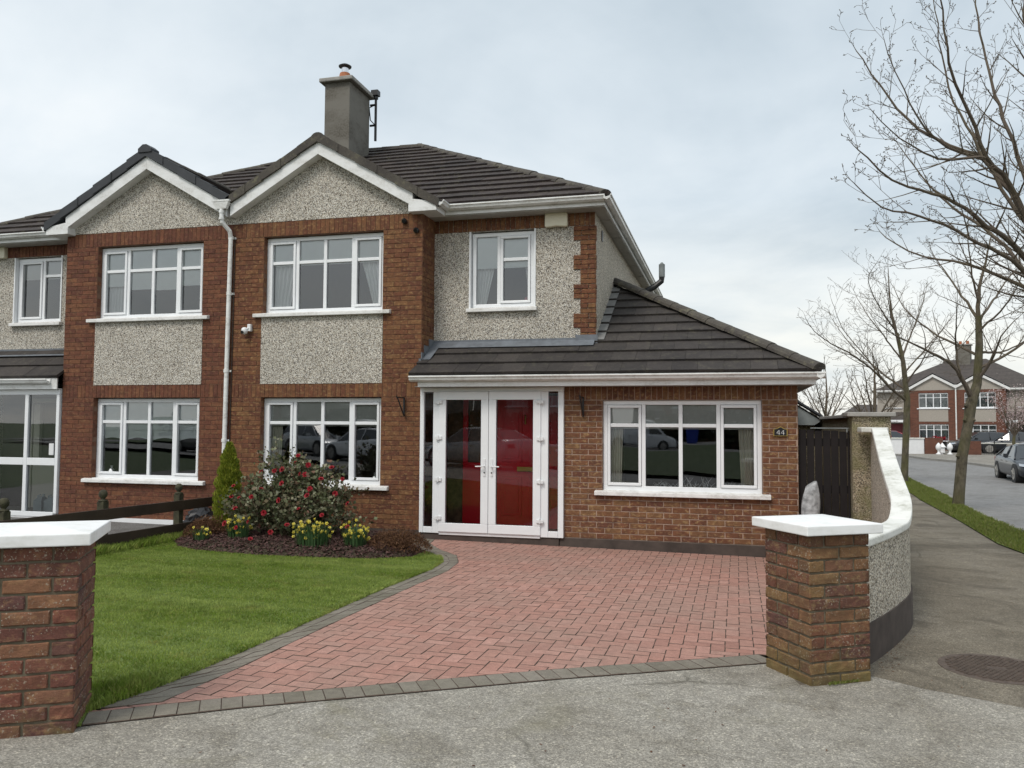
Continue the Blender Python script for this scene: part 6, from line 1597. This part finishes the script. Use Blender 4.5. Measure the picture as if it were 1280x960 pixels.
# ------------------------------------------------------------------ houses across the road (local axes: facade along x at y=0)
def far_half(loc, rz, sgn, label, group, dark=1.):
    T = thing('semi_detached_house', label, 'house', loc, rz, group); X = lambda a: a*sgn
    def I(a,b): a,b = X(a),X(b); return (a,b) if a<b else (b,a)
    w = MB(); x0,x1 = I(0,3.14); o0,o1 = I(.54,2.52)
    hs = [(o0,o1,.72,2.02),(o0,o1,3.2,4.35)]
    wall_cells(w,x0,x1,-.4,4.55,0,hs,.1); w.quad((X(3.14),0,-.4),(X(3.14),.5,-.4),(X(3.14),.5,4.6),(X(3.14),0,4.6)); 
    W_ = w.build('wall','brick_far',T)
    r = MB(); r.quad((X(5.6),.5,-.4),(X(5.6),9,-.4),(X(5.6),9,4.6),(X(5.6),.5,4.6)); r.quad((X(0),9,-.4),(X(5.6),9,-.4),(X(5.6),9,4.6),(X(0),9,4.6)); r.box(o0,o1,-.015,.02,2.22,3.13); cx = X(1.51)
    ga = [(x0,4.551),(x1,4.551),(x1,4.7),(cx,5.62),(x0,4.7)]; r.add([(a,-.01,z) for a,z in ga],[(0,1,2,3,4)]); rx0,rx1 = I(3.14,5.6)
    r.quad((rx0,.5,-.4),(rx1,.5,-.4),(rx1,.5,4.6),(rx0,.5,4.6)); r.build('render_wall','render_far',T)
    def win(a,b,z0,z1,y=0.,n=4,cm='curtain_white'):
        f = MB(); f.box(a,b,y+.05,y+.1,z1-.06,z1); f.box(a,b,y+.05,y+.1,z0,z0+.07); 
        for i in range(n+1): xx = a+(b-a)*i/n; f.box(max(a,xx-.03),min(b,xx+.03),y+.049,y+.101,z0+.07,z1-.06)
        f.box(a,b,y+.048,y+.1,z1-(z1-z0)*.3-.02,z1-(z1-z0)*.3+.02); f.box(a-.12,b+.12,y-.07,y+.05,z0-.07,z0-.005)
        Wd = f.build('window','upvc',T); MB().quad((a,y+.08,z0),(b,y+.08,z0),(b,y+.08,z1),(a,y+.08,z1)).build('pane','glass_far',Wd)
        c = MB(); m_ = 24
        for i in range(m_): c.quad((a+(b-a)*i/m_,y+.25+.04*(i%2),z0),(a+(b-a)*(i+1)/m_,y+.25+.04*((i+1)%2),z0),(a+(b-a)*(i+1)/m_,y+.25+.04*((i+1)%2),z1),(a+(b-a)*i/m_,y+.25+.04*(i%2),z1))
        c.build('curtain',cm,Wd)
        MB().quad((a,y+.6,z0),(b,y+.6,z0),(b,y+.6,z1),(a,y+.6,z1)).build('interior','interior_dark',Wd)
    win(o0,o1,.74,2.0); win(o0,o1,3.22,4.33,cm='curtain_white'); a,b = I(3.9,4.9); win(a,b,3.3,4.35,.49,2)
    # roof
    er,yr,zr = .12,4.75,7.1; rf = MB(); rf.add([(X(0),er,4.6),(X(5.85),er,4.6),(X(5.85-4.6),yr,zr),(X(0),yr,zr)],[(0,1,2,3)]); rf.add([(X(5.85),er,4.6),(X(5.85),9.3,4.6),(X(5.85-4.6),yr,zr)],[(0,1,2)]); rf.add([(X(0),9.3,4.6),(X(5.85),9.3,4.6),(X(5.85-4.6),yr,zr),(X(0),yr,zr)],[(0,3,2,1)])
    rf.add([(cx,-.18,5.82),(X(3.4),-.18,4.72),(X(3.4),.35,4.72),(cx,2.35,5.82)],[(0,1,2,3)]); rf.add([(cx,-.18,5.82),(X(0),-.18,4.94),(X(0),.7,4.94),(cx,2.35,5.82)],[(0,3,2,1)])
    rf.build('roof','tile_far_rows',T)
    b = MB()
    for xa,xb,za,zb in ((1.51,3.45,5.74,4.62),(1.51,.0,5.74,4.86)):
        pr = [(X(xa),za),(X(xb),zb),(X(xb),zb-.2),(X(xa),za-.2)]; b.add([(p[0],-.17,p[1]) for p in pr]+[(p[0],-.0,p[1]) for p in pr],[(0,1,2,3),(7,6,5,4)]+[(i,i+4,(i+1)%4+4,(i+1)%4) for i in range(4)])
    b.box(*I(3.4,5.85),.12,.16,4.45,4.62); b.build('barge_board','fascia_white',T); 
    g_ = MB(); g_.box(*I(3.4,5.9),.0,.115,4.52,4.62); 
    g_.build('gutter','gutter_white',T)
    # porch canopy and door
    c = MB(); x_0,x_1 = I(3.14,5.7); c.add([(x_0,-.5,2.35),(x_1,-.5,2.35),(x_1,.49,2.95),(x_0,.49,2.95)],[(0,1,2,3)]); c.build('canopy','tile_far_rows',T); MB().box(x_0,x_1,-.52,-.45,2.16,2.34).box(*I(3.35,3.45),-.45,-.35,-.3,2.16).build('porch_frame','upvc',T)
    MB().box(*I(3.7,4.6),.44,.49,-.1,2.05).build('front_door','interior_dark' if sgn > 0 else 'maroon_door',T)
    return T
FH = (16.15,66.2,-.22); rz = R(-24)
gpf = 'pair of brick houses across the road'
fl_ = far_half(FH, rz, -1, 'brick house across the road, behind the white garden wall', gpf)
frh = far_half(FH, rz, 1, 'brick house across the road with the grey chimney, behind the black railings', gpf)
MB().box(-.62,.30,3.9,4.6,5.9,8.15).build('chimney','cement_chimney',frh); MB().box(-.7,.38,3.82,4.68,8.151,8.24).build('chimney_cap','stone_grey',frh); MB().lathe([(.12,8.24),(.1,8.5)],-.4,4.25,8).lathe([(.12,8.24),(.1,8.5)],.1,4.25,8).build('chimney_pot','terracotta',frh)
MB().box(-.05,.03,-.10,-.03,-.2,4.75).box(-.16,.14,-.16,-.01,4.751,4.92).build('downpipe','gutter_white',fl_)

# garden walls across the road
W2 = wthing('garden_wall','low white rendered garden wall in front of the far left brick bay','garden wall',(10.9,56.9,-.13))
def wseg(mb,a,b,t,z0,z1):
    a,b = Vector((*a,0)),Vector((*b,0)); d = (b-a).normalized(); n_ = Vector((-d.y,d.x,0))*t/2; P=[a-n_,b-n_,b+n_,a+n_]
    mb.add([(p.x,p.y,z0) for p in P]+[(p.x,p.y,z1) for p in P],[(0,3,2,1),(4,5,6,7),(0,1,5,4),(1,2,6,5),(2,3,7,6),(3,0,4,7)]); return mb
wseg(MB(),(9.3,57.0),(12.12,57.75),.2,-.3,.82).build('wall_body','plinth_white',W2); wseg(MB(),(9.25,56.98),(12.14,57.76),.3,.821,.90).build('coping','coping_white',W2)
P1 = wthing('brick_pier','low square brick garden pier beside the white finials across the road','pier',(12.7,57.7,-.13)); wseg(MB(),(12.16,57.75),(13.25,58.0),.3,-.3,.90).build('pier_body','brick_far',P1)
for i,(x,y,lb) in enumerate(((12.75,56.6,'left white acorn finial standing before the far garden wall'),(13.42,56.7,'right white acorn finial standing before the far garden wall'))):
    z = gz(x,y); o = MB().lathe([(.16,z),(.16,z+.05),(.08,z+.10),(.055,z+.2),(.08,z+.27),(.15,z+.35),(.17,z+.46),(.145,z+.58),(.07,z+.68),(.02,z+.74)],x,y,18).build('finial','plinth_white',smooth=True); tag(o,lb,'garden ornament','white acorn garden finials')
z = gz(13.1,57.2); o = MB().box(12.98,13.22,57.1,57.3,z+.1,z+.45).add([(12.92,57.02,z+.45),(13.28,57.02,z+.45),(13.28,57.38,z+.45),(12.92,57.38,z+.45),(13.1,57.2,z+.75)],[(0,1,4),(1,2,4),(2,3,4),(3,0,4),(0,3,2,1)]).box(13.05,13.15,57.15,57.25,z-.02,z+.1).build('garden_lantern','plinth_white'); tag(o,'small white stone lantern between the two white finials','garden ornament')
FP = wthing('flower_planter','red flowering planter behind the white finials across the road','planter',(13.2,58.6,0)); MB().lathe([(.35,-.1),(.5,.6),(.52,.66)],13.2,58.6,14).build('pot','black_plastic',FP)
arr_mesh('flowers', leaf_quads(np.c_[np.random.default_rng(2).uniform(12.85,13.6,260),np.random.default_rng(3).uniform(58.4,58.8,260),np.random.default_rng(4).uniform(.66,.95,260)],np.random.default_rng(5),.10,.2,.8),4,'red_petal',FP)
P2 = wthing('brick_pier','brick gate pier at the left end of the black railings across the road','pier',(14.9,57.4,-.13)); wseg(MB(),(14.45,57.3),(15.3,57.5),.4,-.3,.72).build('pier_body','brick_far',P2)
RL = wthing('railings','black iron railings on a low wall in front of the far cars','railings',(16.0,57.7,-.1))
rl = MB()
for k in range(15): x = 15.4+k*.105; y = 57.52+k*.105*.26; rl.tube([(x,y,-.15),(x,y,.55)],.014,4)
wseg(rl,(15.35,57.5),(16.95,57.92),.03,.50,.54); wseg(rl,(15.35,57.5),(16.95,57.92),.03,-.05,-.01); rl.tube([(16.2,57.7,-.2),(16.2,57.7,.72)],.03,6); rl.build('bars','black_iron',RL)
W3 = wthing('garden_wall','low pebbledash garden wall with pale coping to the right of the black railings','garden wall',(18,58.2,-.1)); wseg(MB(),(16.98,57.92),(21.5,59.1),.2,-.3,.55).build('wall_body','render_far',W3); wseg(MB(),(15.3,57.78),(21.5,59.35),.12,.551,.62).build('coping','coping_white',W3)
# blossom tree
BT = wthing('blossom_tree','small pink blossom tree in front of the far brick house, at the right picture edge','tree',(16.6,54.9,-.15))
q = random.Random(17); z = -.15; MB().tube([(16.5,54.9,z-.2),(16.45,54.9,z+.9),(16.5,54.9,z+1.5)],[.12,.09,.07],8).build('trunk','bark',BT); cr = MB(); tp = []
for k in range(9):
    th = k*.75; s = q.uniform(.7,1.35); e = (16.5+s*math.cos(th),54.9+s*math.sin(th),z+q.uniform(2.5,4.1)); limb(cr,[(16.5,54.9,z+1.2),(16.5+.5*s*math.cos(th),54.9+.5*s*math.sin(th),z+2.2),e],.05,.01,q,1,.3,(.5,.9),bud=False); tp.append(e)
cr.build('branches','twig',BT); g = np.random.default_rng(8); P = []
for e in tp:
    for t_ in (.45,.7,1.): c = np.array([16.5+(e[0]-16.5)*t_,54.9+(e[1]-54.9)*t_,z+1.3+(e[2]-z-1.3)*t_]); P.append(c+g.normal(size=(220,3))*[.30,.30,.32])
P = np.concatenate(P); arr_mesh('blossom',leaf_quads(P[g.random(len(P))<.36],g,.065,.1,.9),4,'blossom',BT)
# shed, hedge and roofs behind the gate
SH = wthing('garden_shed','grey corrugated roof of a shed seen above the dark side gate','shed',(0.6,17.5,-.2))
MB().box(-1.2,1.60,16.6,19.2,-.4,1.70).build('wall','pebbledash_old',SH); cg = MB(); n_ = 46
for i in range(n_):
    ya, yb = 16.45+i*2.9/n_, 16.45+(i+1)*2.9/n_; da, db = .016*math.cos(i*math.pi), .016*math.cos((i+1)*math.pi)
    cg.quad((-.2,ya,2.92+da),(1.70,ya,1.70+da),(1.70,yb,1.70+db),(-.2,yb,2.92+db))
cg.quad((-.2,16.46,2.90),(1.70,16.46,1.68),(1.58,16.46,1.60),(-.2,16.46,1.60)); cg.build('roof','corrugated',SH); MB().box(-.2,.2,16.45,19.3,2.9,2.98).tube([(-.15,16.42,2.96),(1.72,16.42,1.75)],.035,6).build('roof_edge','black_iron',SH)
HD = wthing('hedge','untrimmed bare twiggy hedge beyond the shed and side gate','hedge',(0,29,-.4)); q = random.Random(23); hm = MB()
for k in range(330):
    x = q.uniform(-6,2.1); y = q.uniform(27,29.5); h_ = q.uniform(1.5,2.65); hm.tube([(x,y,-.5),(x+q.gauss(0,.12),y,h_*.55-.2),(x+q.gauss(0,.3),y,h_)],[.014,.009,.003],3)
hm.build('twigs','twig',HD); g = np.random.default_rng(13); n_ = 5000; arr_mesh('foliage',leaf_quads(np.c_[g.uniform(-6,2.2,n_),g.uniform(27,29.4,n_),-.3+2.25*g.random(n_)**.7],g,.07,.1,.6),4,'hedge_leaf',HD)
FB = wthing('bungalow','low pale roofed building in the distance behind the bare trees','house',(8,90,-.2)); MB().box(11,20,88,96,-.4,2.0).build('wall','render_far',FB); MB().add([(10.6,87.5,2.0),(20.4,87.5,2.0),(20.4,96.5,2.0),(10.6,96.5,2.0),(13,92,3.9),(18,92,3.9)],[(0,1,5,4),(1,2,5),(2,3,4,5),(3,0,4)]).build('roof','tile_far_rows',FB)

# ------------------------------------------------------------------ what the windows reflect, on the other side of the street
st('green', drape([(-50,-33),(-1.5,-3.65),(7,1.45),(12.2,4.0),(14.4,3.95),(40,3.95),(40,-33)], .01), 'terrain'); st('far_road', drape([(-60,-33.2),(40,-33.2),(40,-40),(-60,-40)],.004), 'road')
go = 'vehicles opposite, mirrored in the ground floor windows'
make_car('parked_car','silver hatchback opposite, mirrored in the window behind the rose bush','paint_silver',(-19.1,-12.9),R(31),4.3,1.78,1.48,'hatch',go)
make_car('parked_car','long silver saloon opposite, mirrored in the porch doors','paint_silver',(-8.8,-6.5),R(211),4.7,1.8,1.42,'saloon',go)
make_car('parked_car','dark saloon opposite, mirrored in the neighbouring ground window','paint_grey',(-28.6,-18.6),R(31),4.6,1.8,1.44,'saloon',go)
make_car('parked_car','pale saloon opposite, mirrored in the two right panes behind the rose bush','paint_white',(-15.0,-10.4),R(211),4.6,1.8,1.42,'saloon',go)
make_car('parked_van','white van opposite, mirrored in the lean-to window','paint_white',(-6.2,-37.0),R(0),5.2,1.95,1.98,'van',go,cat='van')
o = MB().add([(-2.7,-37.5,-.1),(-2.1,-37.5,-.1),(-2.1,-36.9,-.1),(-2.7,-36.9,-.1),(-2.8,-37.6,1.0),(-2.0,-37.6,1.0),(-2.0,-36.8,1.0),(-2.8,-36.8,1.0)],[(0,3,2,1),(4,5,6,7),(0,1,5,4),(1,2,6,5),(2,3,7,6),(3,0,4,7)]).box(-2.85,-1.95,-37.65,-36.75,1.001,1.06).build('wheelie_bin','blue_plastic'); tag(o,'blue wheelie bin opposite, mirrored in the lean-to window','bin')
ho = 'houses opposite the camera'
for i,x in enumerate((-44,-30,-16,-2,12,26)):
    far_half((x,-46,-.1),R(180),1,'brick house opposite, behind the camera across the green',ho); far_half((x,-46,-.1),R(180),-1,'brick house opposite, behind the camera across the green',ho)
OH = wthing('hedge','tall dark evergreen hedge opposite, behind the camera along the green','hedge',(-5,-42.5,0)); g = np.random.default_rng(19); n_ = 9000
arr_mesh('foliage',leaf_quads(np.c_[g.uniform(-50,30,n_),g.uniform(-43.5,-42.0,n_),2.4*g.random(n_)],g,.5,.1,.8),4,'hedge_leaf',OH)
# ------------------------------------------------------------------ camera, sky, light
for t in WORLD:
    for ch in [o for o in COL.objects if o.parent == t]: ch.matrix_parent_inverse = Matrix.Translation(-Vector(t.location))
cam = bpy.data.cameras.new('camera'); co = bpy.data.objects.new('camera', cam); COL.objects.link(co)
yaw, pitch, roll = R(14.82), R(2.86), R(.344)
fwd = Vector((-math.sin(yaw)*math.cos(pitch), math.cos(yaw)*math.cos(pitch), math.sin(pitch))); rt = Vector((math.cos(yaw), math.sin(yaw), 0)); up = rt.cross(fwd)
r2 = rt*math.cos(roll)+up*math.sin(roll); u2 = -rt*math.sin(roll)+up*math.cos(roll)
M = Matrix((r2, u2, -fwd)).transposed().to_4x4(); M.translation = (0, 0, 1.57); co.matrix_world = M
cam.sensor_width = 36; cam.sensor_fit = 'HORIZONTAL'; cam.lens = 1022/1280*36; cam.clip_start = .05; cam.clip_end = 4000
scene.camera = co
SUN_EL, SUN_AZ = R(52), R(200)     # azimuth from +Y clockwise: behind the camera, a little to the left
w = bpy.data.worlds.new('World'); scene.world = w; w.use_nodes = True; nt = w.node_tree; nt.nodes.clear()
out = nt.nodes.new('ShaderNodeOutputWorld'); sky = nt.nodes.new('ShaderNodeTexSky'); sky.sky_type = 'NISHITA'; sky.sun_disc = False
sky.sun_elevation = SUN_EL; sky.sun_rotation = SUN_AZ; sky.air_density = 1.2; sky.dust_density = 3.
bg1 = nt.nodes.new('ShaderNodeBackground'); bg1.inputs[1].default_value = .10; nt.links.new(sky.outputs[0], bg1.inputs[0])
tc = nt.nodes.new('ShaderNodeTexCoord'); sep = nt.nodes.new('ShaderNodeSeparateXYZ'); nt.links.new(tc.outputs['Generated'], sep.inputs[0])
zz = mathn(nt, 'ADD', mathn(nt, 'MAXIMUM', sep.outputs[2], 0), .16)
cmb = nt.nodes.new('ShaderNodeCombineXYZ'); nt.links.new(mathn(nt, 'DIVIDE', sep.outputs[0], zz), cmb.inputs[0]); nt.links.new(mathn(nt, 'DIVIDE', sep.outputs[1], zz), cmb.inputs[1])
mp = nt.nodes.new('ShaderNodeMapping'); mp.inputs['Location'].default_value = (3.1, 1.7, 0); mp.inputs['Scale'].default_value = (1, 1, 1); mp.inputs['Rotation'].default_value = (0,0,.5); nt.links.new(cmb.outputs[0], mp.inputs[0])
f1 = noise(nt, .42, 7, .56, mp.outputs[0], .5)
f2 = noise(nt, 1.3, 6, .55, mp.outputs[0], .3)
f = mathn(nt, 'ADD', mathn(nt, 'MULTIPLY', f1, .75), mathn(nt, 'MULTIPLY', f2, .25))
cc = ramp(nt, f, [(.36, (.455,.53,.585)), (.45, (.595,.66,.705)), (.55, (.72,.77,.80)), (.64, (.83,.85,.855))])
# paler and warmer band low in the sky
lowf = ramp(nt, sep.outputs[2], [(.0, (1,1,1)), (.10, (.8,)*3), (.26, (0,0,0))])
cc = mix(nt, mathn(nt, 'MULTIPLY', lowf, ramp(nt, f2, [(.3, (.35,)*3), (.6, (1,1,1))])), cc, (.86,.85,.79))
bg2 = nt.nodes.new('ShaderNodeBackground'); nt.links.new(cc, bg2.inputs[0]); bg2.inputs[1].default_value = 1.0
mx = nt.nodes.new('ShaderNodeMixShader'); mx.inputs[0].default_value = .88; nt.links.new(bg1.outputs[0], mx.inputs[1]); nt.links.new(bg2.outputs[0], mx.inputs[2]); nt.links.new(mx.outputs[0], out.inputs[0])
sl_ = bpy.data.lights.new('sun', 'SUN'); sl_.energy = 1.5; sl_.angle = R(18); sl_.color = (1, .94, .86)
so = bpy.data.objects.new('sun', sl_); COL.objects.link(so)
d = Vector((math.sin(SUN_AZ)*math.cos(SUN_EL), math.cos(SUN_AZ)*math.cos(SUN_EL), math.sin(SUN_EL))); so.rotation_euler = d.to_track_quat('Z', 'Y').to_euler()
vs = scene.view_settings; vs.view_transform = 'Standard'; vs.look = 'None'; vs.exposure = 0.36; vs.gamma = 1; vs.use_curve_mapping = False
scene.render.engine = 'CYCLES'; cy = scene.cycles; cy.max_bounces = 7; cy.transparent_max_bounces = 14; cy.diffuse_bounces = 3; cy.glossy_bounces = 4; cy.use_denoising = True; cy.caustics_reflective = False; cy.caustics_refractive = False
